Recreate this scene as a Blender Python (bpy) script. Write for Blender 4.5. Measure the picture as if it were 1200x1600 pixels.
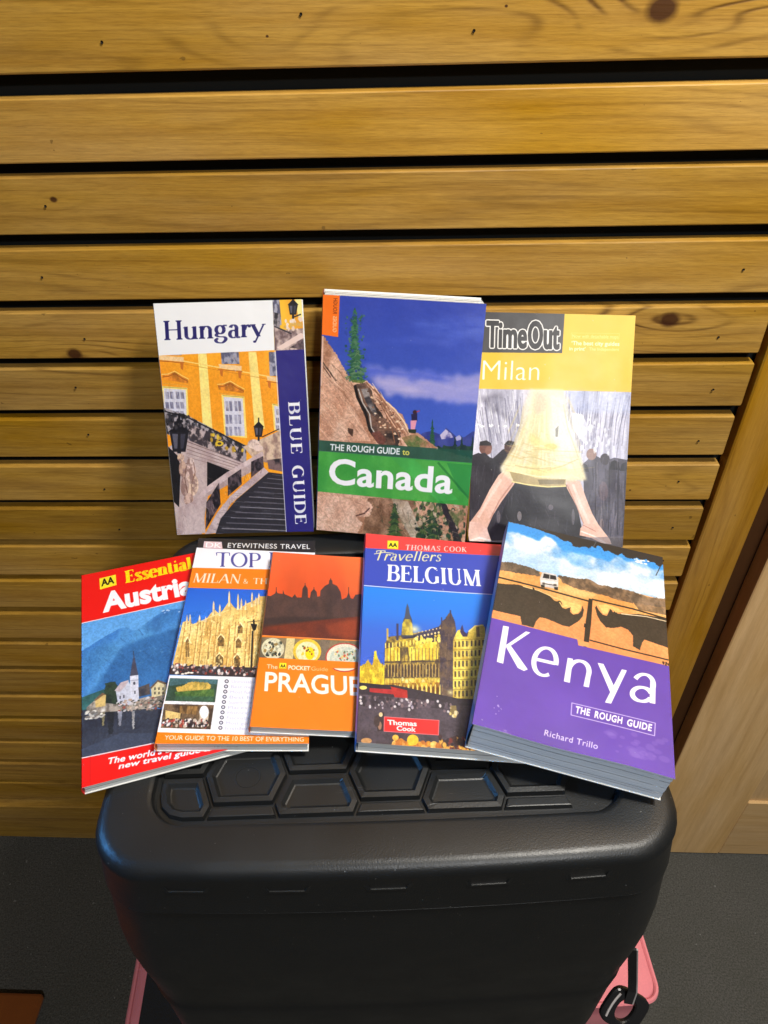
import bpy, math, random
import numpy as np
from mathutils import Matrix, Vector

scene = bpy.context.scene
for _o in list(bpy.data.objects):
    bpy.data.objects.remove(_o)
C = scene.collection
PI = math.pi
CAM_H = 1.235            # camera height above the floor, metres
WALL_Y = 0.612           # distance from the camera to the face of the slatted wall

# ------------------------------------------------------------------ camera
cam_d = bpy.data.cameras.new('camera')
cam = bpy.data.objects.new('camera', cam_d)
C.objects.link(cam)
cam_d.sensor_fit = 'VERTICAL'
cam_d.sensor_height = 24.0
cam_d.lens = 17.34
cam_d.clip_start = 0.01
cam_d.clip_end = 100
_r = (0.99958277, 0.01287398, -0.02585625)
_f = (0.02811101, -0.63931315, 0.76843248)
_u = (-0.00663746, -0.76883871, -0.63940831)
cam.matrix_world = Matrix(((_r[0], -_r[1], -_r[2], 0), (_f[0], -_f[1], -_f[2], 0),
                           (_u[0], -_u[1], -_u[2], CAM_H), (0, 0, 0, 1)))
scene.camera = cam

# ------------------------------------------------------------------ world and lamps
world = bpy.data.worlds.new('World')
scene.world = world
world.use_nodes = True
bg = world.node_tree.nodes['Background']
bg.inputs[0].default_value = (0.92, 0.94, 0.92, 1)
bg.inputs[1].default_value = 0.030


def area(name, loc, target, size, power, col, sy=None):
    d = bpy.data.lights.new(name, 'AREA')
    d.shape = 'RECTANGLE'
    d.size = size
    d.size_y = sy or size
    d.energy = power
    d.color = col
    o = bpy.data.objects.new(name, d)
    C.objects.link(o)
    o.location = loc
    o.rotation_euler = (Vector(target) - Vector(loc)).to_track_quat('-Z', 'Y').to_euler()
    return o


area('ceiling_light', (0.46, 0.15, 2.00), (0.10, 0.57, 0.93), 0.20, 21, (1.0, 0.95, 0.86))
area('ceiling_light', (0.63, -1.62, 2.75), (0.0, 0.5, 0.8), 0.20, 30, (0.98, 0.98, 0.97))
bl = area('blue_screen_light', (-1.1, 0.20, 1.30), (-0.08, 0.27, 0.80), 0.16, 0.45, (0.10, 0.42, 1.0))
bl.data.spread = math.radians(38)

scene.view_settings.view_transform = 'Standard'
scene.view_settings.look = 'None'
scene.view_settings.exposure = 0.0
scene.view_settings.gamma = 1.0
scene.cycles.max_bounces = 6
scene.cycles.use_denoising = True


# ------------------------------------------------------------------ object helpers
def setp(o, label=None, cat=None, group=None, kind=None):
    if label: o['label'] = label
    if cat: o['category'] = cat
    if group: o['group'] = group
    if kind: o['kind'] = kind
    return o


def empty(name, mat, label, cat, group=None):
    o = bpy.data.objects.new(name, None)
    o.empty_display_size = 0.05
    C.objects.link(o)
    o.matrix_world = mat
    return setp(o, label, cat, group)


def mesh_obj(name, verts, faces, mat, parent=None, smooth=False, uvs=None, mats=None, fm=None, loc=None):
    me = bpy.data.meshes.new(name)
    me.from_pydata([tuple(v) for v in verts], [], faces)
    for m in (mats or [mat]):
        me.materials.append(m)
    if fm:
        for p, k in zip(me.polygons, fm):
            p.material_index = k
    if uvs:
        ul = me.uv_layers.new(name='UVMap')
        for l in me.loops:
            ul.data[l.index].uv = uvs[l.vertex_index]
    me.update()
    if smooth:
        me.polygons.foreach_set('use_smooth', [True] * len(me.polygons))
        # keep creases crisp: edges sharper than 32 degrees stay hard
        ef = {}
        for p in me.polygons:
            for ek in p.edge_keys:
                ef.setdefault(ek, []).append(p.normal.copy())
        for e in me.edges:
            n_ = ef.get(e.key, [])
            e.use_edge_sharp = len(n_) == 2 and n_[0].length > 0 and n_[1].length > 0 and n_[0].dot(n_[1]) < 0.85
    me.update()
    o = bpy.data.objects.new(name, me)
    C.objects.link(o)
    if parent is not None:
        o.parent = parent
    if loc:
        o.location = loc
    return o


def box_geo(x0, x1, y0, y1, z0, z1, b=0.0):
    """box with chamfered long edges when b > 0"""
    if b <= 0:
        v = [(x, y, z) for z in (z0, z1) for y in (y0, y1) for x in (x0, x1)]
        f = [(0, 2, 3, 1), (4, 5, 7, 6), (0, 1, 5, 4), (2, 6, 7, 3), (0, 4, 6, 2), (1, 3, 7, 5)]
        return v, f
    # rounded section in the y/z plane, extruded along x, ends inset
    sec = []
    for cy, cz, a0 in ((y1 - b, z1 - b, 0), (y0 + b, z1 - b, 90), (y0 + b, z0 + b, 180), (y1 - b, z0 + b, 270)):
        for k in range(3):
            a = math.radians(a0 + 45 * k)
            sec.append((cy + b * math.cos(a), cz + b * math.sin(a)))
    n = len(sec)
    cyy, czz = (y0 + y1) / 2, (z0 + z1) / 2
    v = []
    for x, s in ((x0, 1), (x0 + b, 0), (x1 - b, 0), (x1, 1)):
        for (y, z) in sec:
            if s:
                y = cyy + (y - cyy) * (1 - b / max(1e-6, (y1 - y0) / 2))
                z = czz + (z - czz) * (1 - b / max(1e-6, (z1 - z0) / 2))
            v.append((x, y, z))
    f = []
    for r in range(3):
        for i in range(n):
            j = (i + 1) % n
            f.append((r * n + i, r * n + j, (r + 1) * n + j, (r + 1) * n + i))
    f.append(tuple(range(n))[::-1])
    f.append(tuple(range(3 * n, 4 * n)))
    return v, f


def box_obj(name, x0, x1, y0, y1, z0, z1, mat, parent=None, b=0.0, smooth=False):
    v, f = box_geo(x0, x1, y0, y1, z0, z1, b)
    return mesh_obj(name, v, f, mat, parent, smooth)


# ------------------------------------------------------------------ node helpers
class NT:
    def __init__(s, name):
        s.m = bpy.data.materials.new(name)
        s.m.use_nodes = True
        s.t = s.m.node_tree
        s.b = s.t.nodes['Principled BSDF']

    def n(s, typ, **kw):
        x = s.t.nodes.new(typ)
        for k, v in kw.items():
            setattr(x, k, v)
        return x

    def put(s, sock, val):
        if hasattr(val, 'links'):
            s.t.links.new(val, sock)
        else:
            sock.default_value = val

    def math(s, op, a, b=0.0, c=0.0, clamp=False):
        x = s.n('ShaderNodeMath', operation=op, use_clamp=clamp)
        s.put(x.inputs[0], a); s.put(x.inputs[1], b); s.put(x.inputs[2], c)
        return x.outputs[0]

    def noise(s, vec, scale, detail=4, rough=0.55, out=0):
        x = s.n('ShaderNodeTexNoise')
        s.put(x.inputs['Vector'], vec)
        x.inputs['Scale'].default_value = scale
        x.inputs['Detail'].default_value = detail
        x.inputs['Roughness'].default_value = rough
        return x.outputs[out]

    def mapping(s, vec, scale=(1, 1, 1), loc=(0, 0, 0)):
        x = s.n('ShaderNodeMapping')
        s.put(x.inputs['Vector'], vec)
        s.put(x.inputs['Scale'], scale)
        s.put(x.inputs['Location'], loc)
        return x.outputs[0]

    def ramp(s, fac, stops):
        x = s.n('ShaderNodeValToRGB')
        s.put(x.inputs[0], fac)
        e = x.color_ramp.elements
        while len(e) < len(stops):
            e.new(0.5)
        for k, (p, c) in enumerate(stops):
            e[k].position = p
            e[k].color = c if len(c) == 4 else (*c, 1)
        return x.outputs[0]

    def mix(s, fac, a, b, mode='MIX'):
        x = s.n('ShaderNodeMix', data_type='RGBA', blend_type=mode)
        s.put(x.inputs[0], fac)
        s.put(x.inputs[6], a if hasattr(a, 'links') else (*a, 1))
        s.put(x.inputs[7], b if hasattr(b, 'links') else (*b, 1))
        return x.outputs[2]

    def bump(s, h, dist=0.001, strength=1.0):
        x = s.n('ShaderNodeBump')
        x.inputs['Strength'].default_value = strength
        x.inputs['Distance'].default_value = dist
        s.put(x.inputs['Height'], h)
        s.t.links.new(x.outputs[0], s.b.inputs['Normal'])

    def base(s, v, rough=None, spec=None):
        s.put(s.b.inputs['Base Color'], v if hasattr(v, 'links') else (*v, 1))
        if rough is not None: s.put(s.b.inputs['Roughness'], rough)
        if spec is not None: s.put(s.b.inputs['Specular IOR Level'], spec)
        return s.m


def lin(r, g, b):
    f = lambda c: (c / 255 / 12.92) if c / 255 <= 0.04045 else ((c / 255 + 0.055) / 1.055) ** 2.4
    return (f(r), f(g), f(b))


def wood(name, dark, mid, light, knots=(), vertical=False, rough=0.42, ring=1.0, depth=1.0):
    t = NT(name)
    geo = t.n('ShaderNodeNewGeometry').outputs['Position']
    info = t.n('ShaderNodeObjectInfo')
    rnd = info.outputs['Random']
    sep = t.n('ShaderNodeSeparateXYZ'); t.put(sep.inputs[0], geo)
    X, Y, Z = sep.outputs
    off = t.math('MULTIPLY', rnd, 37.0)
    comb = t.n('ShaderNodeCombineXYZ')
    if vertical:
        t.put(comb.inputs[0], Z); t.put(comb.inputs[1], t.math('ADD', Y, off)); t.put(comb.inputs[2], X)
    else:
        t.put(comb.inputs[0], X); t.put(comb.inputs[1], t.math('ADD', Y, off)); t.put(comb.inputs[2], Z)
    P = comb.outputs[0]
    warp = t.noise(t.mapping(P, (1.3, 9, 16)), 1.5, 2, 0.45)
    cross = X if vertical else Z
    field = t.math('ADD', t.math('MULTIPLY', cross, 60.0 * ring), t.math('MULTIPLY', warp, 7.0 * ring))
    core = None
    for (kx, kz, sx, sz, amp, rad) in knots:
        dx = t.math('DIVIDE', t.math('SUBTRACT', X, kx), sx)
        dz = t.math('DIVIDE', t.math('SUBTRACT', Z, kz), sz)
        d2 = t.math('ADD', t.math('MULTIPLY', dx, dx), t.math('MULTIPLY', dz, dz))
        g = t.math('EXPONENT', t.math('MULTIPLY', d2, -1.0))
        field = t.math('ADD', field, t.math('MULTIPLY', g, amp))
        wob = t.math('MULTIPLY', t.math('SUBTRACT', t.noise(geo, 130, 2), 0.5), 0.35)
        r = t.math('SQRT', t.math('ADD', t.math('POWER', t.math('DIVIDE', t.math('SUBTRACT', X, kx), rad * 1.3), 2.0),
                                  t.math('POWER', t.math('DIVIDE', t.math('SUBTRACT', Z, kz), rad), 2.0)))
        cc = t.math('SUBTRACT', 1.35, t.math('ADD', r, wob), clamp=True)
        core = cc if core is None else t.math('MAXIMUM', core, cc)
    s1 = t.math('SINE', t.math('MULTIPLY', field, 6.283))
    brk = t.noise(t.mapping(P, (9, 40, 60)), 1.0, 3, 0.6)
    rings = t.math('MULTIPLY', t.math('POWER', t.math('MULTIPLY_ADD', s1, 0.5, 0.5), 5.0), t.math('MULTIPLY', t.math('SUBTRACT', brk, 0.36, clamp=True), 3.2, clamp=True))
    if knots:
        near = None
        for (kx, kz, sx, sz, amp, rad) in knots[:3]:
            e = t.math('EXPONENT', t.math('MULTIPLY', t.math('ADD', t.math('POWER', t.math('DIVIDE', t.math('SUBTRACT', X, kx), sx * 1.6), 2.0), t.math('POWER', t.math('DIVIDE', t.math('SUBTRACT', Z, kz), sz * 1.6), 2.0)), -1.0))
            near = e if near is None else t.math('MAXIMUM', near, e)
        rings = t.math('MULTIPLY', rings, t.math('MULTIPLY_ADD', near, 1.3, 0.55))
    fine = t.noise(t.mapping(P, (14, 160, 260)), 1.5, 4, 0.65)
    blot = t.noise(t.mapping(P, (3, 14, 14)), 1.3, 3, 0.5)
    streak = t.noise(t.mapping(P, (5, 30, 75)), 1.0, 4, 0.6)
    c = t.ramp(streak, [(0.30, mid), (0.62, light)])
    c = t.mix(t.math('MULTIPLY', rings, 0.75 * depth, clamp=True), c, dark)
    c = t.mix(t.math('MULTIPLY', t.math('GREATER_THAN', fine, 0.63), 0.12 * depth), c, dark)
    c = t.mix(t.math('MULTIPLY', t.math('SUBTRACT', blot, 0.5, clamp=True), 1.3), c, tuple(0.75 * a + 0.25 * b for a, b in zip(mid, dark)))
    pores = t.noise(t.mapping(P, (60, 300, 900)), 1.0, 3, 0.7)
    c = t.mix(t.math('MULTIPLY', t.math('SUBTRACT', pores, 0.42, clamp=True), 1.1 * depth), c, dark)
    lines = t.noise(t.mapping(P, (4, 200, 420)), 1.0, 3, 0.6)
    c = t.mix(t.math('MULTIPLY', t.math('SUBTRACT', lines, 0.5, clamp=True), 1.5 * depth), c, dark)
    fleck = t.noise(t.mapping(P, (30, 200, 330)), 1.0, 2, 0.6)
    c = t.mix(t.math('MULTIPLY', t.math('SUBTRACT', fleck, 0.58, clamp=True), 1.2 * depth), c, tuple(min(1, a * 1.4) for a in light))
    tone = t.math('MULTIPLY_ADD', rnd, 0.24, 0.92)
    hs = t.n('ShaderNodeHueSaturation')
    t.put(hs.inputs['Color'], c); t.put(hs.inputs['Value'], tone)
    t.put(hs.inputs['Saturation'], t.math('MULTIPLY_ADD', blot, 0.3, 0.85))
    c = hs.outputs[0]
    if core is not None:
        c = t.mix(t.math('MINIMUM', t.math('MULTIPLY', core, 1.6), 0.92), c, (0.045, 0.012, 0.004))
    # small dirt flecks
    fl = t.math('GREATER_THAN', t.noise(t.mapping(P, (90, 90, 130)), 1.0, 2, 0.5), 0.765)
    c = t.mix(t.math('MULTIPLY', fl, 0.45), c, (0.03, 0.015, 0.006))
    t.bump(t.math('ADD', t.math('MULTIPLY', fine, 0.5), t.math('MULTIPLY', rings, -0.25)), 0.0009, 0.45)
    return t.base(c, t.math('MULTIPLY_ADD', streak, 0.2, rough - 0.08), 0.42)


def plain(name, col, rough=0.5, spec=0.5, nscale=60, namp=0.15, bump=0.0, bscale=400, metallic=0.0):
    t = NT(name)
    g = t.n('ShaderNodeTexCoord').outputs['Object']
    nz = t.noise(g, nscale, 4)
    c = t.mix(nz, tuple(max(0, a * (1 - namp)) for a in col), tuple(min(1, a * (1 + namp)) for a in col))
    if bump:
        t.bump(t.noise(g, bscale, 3), bump, 0.6)
    t.b.inputs['Metallic'].default_value = metallic
    return t.base(c, rough, spec)


# ------------------------------------------------------------------ materials
def zz(z):      # height from height relative to the camera
    return CAM_H + z

KNOTS = [(0.172, zz(-0.0600), 0.060, 0.022, 2.6, 0.0075),
         (0.231, zz(-0.286), 0.050, 0.022, 2.2, 0.0062),
         (-0.306, zz(-0.3235), 0.045, 0.014, -1.8, 0.0050),
         (0.066, zz(-0.058), 0.10, 0.026, -2.0, 0.0008),
         (-0.10, zz(-0.075), 0.05, 0.020, 1.8, 0.0008),
         (-0.285, zz(-0.186), 0.02, 0.012, 0.8, 0.0022),
         (0.30, zz(-0.085), 0.030, 0.020, 1.6, 0.0030),
         (0.235, zz(-0.475), 0.045, 0.016, 2.3, 0.0008)]
M_SLAT = wood('stained_pine', lin(100, 68, 24), lin(165, 122, 47), lin(186, 144, 64), KNOTS, depth=1.0)
M_POST = wood('stained_pine_post', lin(108, 70, 20), lin(158, 113, 38), lin(178, 133, 54), (), vertical=True, depth=0.6)
M_DOOR = wood('oak_door', lin(172, 132, 78), lin(206, 166, 110), lin(222, 184, 130), (), vertical=True, rough=0.5, ring=0.5, depth=0.55)
M_DOORR = wood('oak_door_rail', lin(172, 132, 78), lin(206, 166, 110), lin(222, 184, 130), (), rough=0.5, ring=0.5, depth=0.45)
M_BACK = plain('black_backing', (0.006, 0.008, 0.009), 0.8, 0.2)
M_REVEAL = plain('dark_stained_wood', lin(70, 42, 18), 0.6, 0.3)
M_NAIL = plain('nail_hole', (0.012, 0.008, 0.004), 0.6)


def plastic_mat():
    t = NT('black_moulded_plastic')
    g = t.n('ShaderNodeTexCoord').outputs['Object']
    grain = t.noise(g, 900, 2)
    c = t.mix(t.noise(g, 25, 4), (0.0070, 0.0076, 0.0080), (0.0125, 0.0132, 0.0138))
    # fine scratches and dust
    sc = None
    for ang, sc_y in ((0.6, 520), (-0.35, 640), (1.3, 580)):
        mp = t.n('ShaderNodeMapping')
        t.put(mp.inputs['Vector'], g)
        mp.inputs['Rotation'].default_value = (0, 0, ang)
        mp.inputs['Scale'].default_value = (9, sc_y, 1)
        v = t.math('GREATER_THAN', t.noise(mp.outputs[0], 1.0, 1), 0.76)
        sc = v if sc is None else t.math('MAXIMUM', sc, v)
    patch = t.math('GREATER_THAN', t.noise(g, 17, 2), 0.56)
    nrm = t.n('ShaderNodeSeparateXYZ'); t.put(nrm.inputs[0], t.n('ShaderNodeNewGeometry').outputs['Normal'])
    sc = t.math('MULTIPLY', t.math('MULTIPLY', sc, patch), t.math('GREATER_THAN', nrm.outputs[2], 0.5))
    c = t.mix(t.math('MULTIPLY', sc, 0.45), c, (0.10, 0.10, 0.10))
    dust = t.math('GREATER_THAN', t.noise(g, 420, 1), 0.80)
    c = t.mix(t.math('MULTIPLY', dust, 0.5), c, (0.25, 0.25, 0.24))
    t.bump(t.math('ADD', grain, t.math('MULTIPLY', t.noise(g, 60, 2), 0.3)), 0.0004, 0.30)
    return t.base(c, t.math('MULTIPLY_ADD', t.noise(g, 30, 4), 0.22, 0.30), 0.5)


M_PLASTIC = plastic_mat()


def floor_mat():
    t = NT('dark_carpet')
    g = t.n('ShaderNodeNewGeometry').outputs['Position']
    a = t.noise(g, 420, 3, 0.7)
    b = t.math('MULTIPLY', t.math('SUBTRACT', t.noise(g, 9, 5, 0.65), 0.3, clamp=True), 2.2, clamp=True)
    c = t.ramp(a, [(0.30, (0.036, 0.0355, 0.033)), (0.72, (0.150, 0.148, 0.138))])
    c = t.mix(t.math('MULTIPLY', b, 0.5), c, (0.062, 0.063, 0.050))
    fl = t.math('GREATER_THAN', t.noise(g, 110, 2), 0.735)
    c = t.mix(t.math('MULTIPLY', fl, 0.6), c, (0.25, 0.25, 0.24))
    t.bump(t.math('ADD', a, t.noise(g, 160, 2)), 0.002, 0.7)
    return t.base(c, 0.9, 0.2)


M_FLOOR = floor_mat()


def velvet(name, col):
    t = NT(name)
    g = t.n('ShaderNodeTexCoord').outputs['Object']
    c = t.mix(t.noise(g, 35, 4), tuple(x * 0.8 for x in col), col)
    t.b.inputs['Sheen Weight'].default_value = 0.12
    t.b.inputs['Sheen Roughness'].default_value = 0.4
    t.bump(t.noise(g, 700, 2), 0.0008, 0.5)
    return t.base(c, 0.85, 0.2)


M_PINK = velvet('pink_velvet', lin(232, 138, 146))
M_PIPE = plain('grey_piping', lin(165, 160, 160), 0.6)
M_MAT = velvet('orange_coir', lin(140, 78, 32))
M_BUCKLE = plain('glossy_black_plastic', (0.012, 0.012, 0.013), 0.25)
M_WEB = plain('black_webbing', (0.010, 0.010, 0.011), 0.75, bump=0.0008, bscale=700)
M_LEG = plain('black_metal', (0.02, 0.02, 0.02), 0.4, metallic=0.6)

# ------------------------------------------------------------------ the setting: floor, wall, post, door
v, f = box_geo(-3, 3, -3, 0.70, -0.05, 0.0)
setp(mesh_obj('floor', v, f, M_FLOOR), kind='structure')

wall = empty('slatted_wall', Matrix.Translation((0, WALL_Y, 0)),
             'wall of horizontal yellow stained pine slats with dark gaps behind the books', 'wall')
box_obj('backing_board', -2.2, 0.404, 0.014, 0.060, 0.001, 2.6, M_BACK, wall)
XE = 0.3175
PITCH, SLAT = 0.05653, 0.0449
TILT = 0.0175          # the slats run very slightly downhill to the left
v, f = box_geo(-2.5, 0.0, 0.0, 0.0135, -SLAT, 0.0, 0.0011)
slat0 = None
rs = random.Random(4)
slat_tops = [zz(-0.1028 - PITCH * k) for k in range(18)]
for k, zt in enumerate(slat_tops):
    if slat0 is None:
        slat0 = mesh_obj('slat', v, f, M_SLAT, wall)
        o = slat0
    else:
        o = slat0.copy(); C.objects.link(o); o.parent = wall
    o.location = (XE + rs.uniform(-0.0012, 0.0012), rs.uniform(-0.0006, 0.0006), zt + rs.uniform(-0.0007, 0.0007))
    o.rotation_euler = (0, -TILT + rs.uniform(-0.0008, 0.0008), 0)
b0 = zz(-0.0878)
for k in range(9):
    o = box_obj('slat', -2.5, 0, 0.0, 0.0135, 0, 0.140, M_SLAT, wall, 0.0016)
    o.location = (XE + rs.uniform(-.001, .001), 0, b0 + k * 0.155); o.rotation_euler = (0, -TILT, 0)
# lowest board and skirting ledge
o = box_obj('skirting_board', -2.5, 0, -0.010, 0.0135, -0.118, 0.0, M_SLAT, wall, 0.002)
o.location = (XE, 0, zz(-1.1185)); o.rotation_euler = (0, -TILT, 0)
box_obj('corner_post', 0.3225, 0.3725, -0.004, 0.0138, 0.002, 2.6, M_POST, wall, 0.0015)
nail_v = [(0.0011 * math.cos(a), -0.0006, 0.0011 * math.sin(a)) for a in [i * PI / 4 for i in range(8)]] + \
         [(0.0007 * math.cos(a), 0.0003, 0.0007 * math.sin(a)) for a in [i * PI / 4 for i in range(8)]]
nail_f = [(i, (i + 1) % 8, 8 + (i + 1) % 8, 8 + i) for i in range(8)] + [tuple(range(15, 7, -1))]
nail0 = None
for k, zt in enumerate(slat_tops[:16]):
    for nx in (-0.305, 0.291):
        if nail0 is None:
            nail0 = mesh_obj('nail', nail_v, nail_f, M_NAIL, wall); o = nail0
        else:
            o = nail0.copy(); C.objects.link(o); o.parent = wall
        xn = nx + rs.uniform(-0.014, 0.014)
        o.location = (xn, -0.0008, zt - SLAT / 2 + TILT * (xn - XE) + rs.uniform(-0.007, 0.007))
for nx, nz in ((-0.218, -0.078), (0.045, -0.072), (-0.075, -0.062)):
    o = nail0.copy(); C.objects.link(o); o.parent = wall; o.location = (nx, -0.0004, zz(nz))

door = empty('wooden_door', Matrix.Translation((0.397, WALL_Y - 0.011, 0)),
             'pale oak panelled door standing right of the slatted wall', 'door')
box_obj('door_reveal', -0.0235, 0.002, 0.0245, 0.066, 0.001, 2.3, M_REVEAL, door)
box_obj('stile', 0.003, 0.137, 0.0, 0.035, 0.002, 2.05, M_DOOR, door, 0.0012)
box_obj('stile', 0.603, 0.737, 0.0, 0.035, 0.002, 2.05, M_DOOR, door, 0.0012)
box_obj('rail', 0.1374, 0.6026, 0.0004, 0.035, 0.002, zz(-1.072), M_DOORR, door, 0.0012)
box_obj('rail', 0.1374, 0.6026, 0.0004, 0.035, 1.0, 1.13, M_DOORR, door, 0.0012)
box_obj('rail', 0.1374, 0.6026, 0.0004, 0.035, 1.93, 2.05, M_DOORR, door, 0.0012)
box_obj('panel', 0.1374, 0.6026, 0.0055, 0.026, zz(-1.071), 1.0, M_DOOR, door)
box_obj('panel', 0.1374, 0.6026, 0.0055, 0.026, 1.13, 1.93, M_DOOR, door)

mt = empty('doormat', Matrix.Translation((-0.513, 0.365, 0)), 'orange brown mat lying on the dark floor at the lower left', 'mat')
box_obj('mat_pile', -0.55, 0.0, -0.42, 0.0, 0.002, 0.014, M_MAT, mt, 0.004)

# ------------------------------------------------------------------ black storage box on the pink stool
YAW = math.radians(3.5)
BOXM = Matrix.Translation((-0.014, 0.355, zz(-0.790))) @ Matrix.Rotation(YAW, 4, 'Z')
bx = empty('storage_box', BOXM, 'black plastic storage box with honeycomb moulded lid carrying the guidebooks', 'storage box')
LID_Z = 0.790 - 0.448      # lid height in the box frame
HX, HY0, HY1 = 0.1870, -0.1475, 0.160


def rrect(hx, y0, y1, r, n=9, bow=0.0):
    pts = []
    for cx, cy, a0 in ((hx - r, y1 - r, 0), (-hx + r, y1 - r, 90), (-hx + r, y0 + r, 180), (hx - r, y0 + r, 270)):
        for k in range(n):
            a = math.radians(a0 + 90 * k / (n - 1))
            pts.append([cx + r * math.cos(a), cy + r * math.sin(a)])
    # subdivide the four straight runs
    out = []
    m = len(pts)
    for i in range(m):
        out.append(pts[i])
        if i % n == n - 1:
            q = pts[(i + 1) % m]
            for s in range(1, 8):
                out.append([pts[i][0] + (q[0] - pts[i][0]) * s / 8, pts[i][1] + (q[1] - pts[i][1]) * s / 8])
    if bow:
        for p in out:
            if p[1] < 0:
                p[1] -= bow * (1 - (p[0] / hx) ** 2) * min(1, -p[1] / 0.1)
    return out


def loft(loops):
    vs, fs = [], []
    n = len(loops[0])
    for L in loops:
        vs += [tuple(p) for p in L]
    for a in range(len(loops) - 1):
        for i in range(n):
            j = (i + 1) % n
            fs.append((a * n + i, a * n + j, (a + 1) * n + j, (a + 1) * n + i))
    return vs, fs, n


def ring(off, z, r=0.036, bow=0.006):
    return [(x, y, z) for x, y in rrect(HX - off, HY0 + off, HY1 - off, max(0.004, r - off * 0.6), bow=bow)]


RX, RY0, RY1 = 0.1535, -0.118, 0.128
def rring(off, z):
    return [(x, y, z) for x, y in rrect(RX - off, RY0 + off, RY1 - off, max(0.004, 0.022 - off), bow=0.002)]

REC = 0.0065
L = [ring(0.012, LID_Z - 0.0455), ring(-0.002, LID_Z - 0.0455), ring(-0.0035, LID_Z - 0.0440)]
R0 = 0.0095
L.append(ring(0.0, LID_Z - R0 - 0.006))
for k in range(0, 9):
    a = math.radians(90 * k / 8)
    L.append(ring(R0 * (1 - math.cos(a)), LID_Z - R0 + R0 * math.sin(a)))
L += [rring(-0.0035, LID_Z), rring(-0.0018, LID_Z - 0.0003), rring(-0.0004, LID_Z - 0.0013), rring(0.0008, LID_Z - REC + 0.001), rring(0.002, LID_Z - REC)]
vs, fs, n = loft(L)
fs.append(tuple(range(len(vs) - n, len(vs))))
lid = mesh_obj('lid', vs, fs, M_PLASTIC, bx, smooth=True)

# honeycomb cells raised inside the recess
def clip_half(poly, nx, ny, d):     # keep points with nx*x+ny*y <= d
    out = []
    for i in range(len(poly)):
        a, b = poly[i], poly[(i + 1) % len(poly)]
        da, db = nx * a[0] + ny * a[1] - d, nx * b[0] + ny * b[1] - d
        if da <= 0: out.append(a)
        if da * db < 0:
            t = da / (da - db)
            out.append((a[0] + (b[0] - a[0]) * t, a[1] + (b[1] - a[1]) * t))
    return out


def inset(poly, d):
    res = poly
    m = len(poly)
    cx = sum(p[0] for p in poly) / m; cy = sum(p[1] for p in poly) / m
    for i in range(m):
        a, b = poly[i], poly[(i + 1) % m]
        nx, ny = b[1] - a[1], a[0] - b[0]
        l = math.hypot(nx, ny)
        if l < 1e-6: continue
        nx /= l; ny /= l
        dd = nx * a[0] + ny * a[1]
        if nx * cx + ny * cy > dd: nx, ny, dd = -nx, -ny, -dd
        res = clip_half(res, nx, ny, dd - d)
        if len(res) < 3: return []
    return res


def clean(poly):
    out = []
    for p in poly:
        if not out or math.hypot(p[0] - out[-1][0], p[1] - out[-1][1]) > 2e-4:
            out.append(p)
    if len(out) > 1 and math.hypot(out[0][0] - out[-1][0], out[0][1] - out[-1][1]) < 2e-4: out.pop()
    return out


bound = [(x, y) for x, y in rrect(RX - 0.0035, RY0 + 0.0035, RY1 - 0.0035, 0.018, n=4)]
def poly_area(p):
    return abs(sum(p[i][0] * p[(i + 1) % len(p)][1] - p[(i + 1) % len(p)][0] * p[i][1] for i in range(len(p)))) / 2


def resample(poly, cx, cy, n=24):
    """convex polygon -> n points by angle, so nested insets can be bridged"""
    out = []
    m = len(poly)
    for k in range(n):
        a = 2 * PI * k / n + 0.01
        dx, dy = math.cos(a), math.sin(a)
        best = None
        for i in range(m):
            p, q = poly[i], poly[(i + 1) % m]
            ex, ey = q[0] - p[0], q[1] - p[1]
            den = dx * ey - dy * ex
            if abs(den) < 1e-12: continue
            t = ((p[0] - cx) * ey - (p[1] - cy) * ex) / den
            s = ((p[0] - cx) * dy - (p[1] - cy) * dx) / den
            if t > 0 and -1e-6 <= s <= 1 + 1e-6: best = t if best is None else max(best, t)
        out.append((cx + dx * (best or 0), cy + dy * (best or 0)))
    return out


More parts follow.
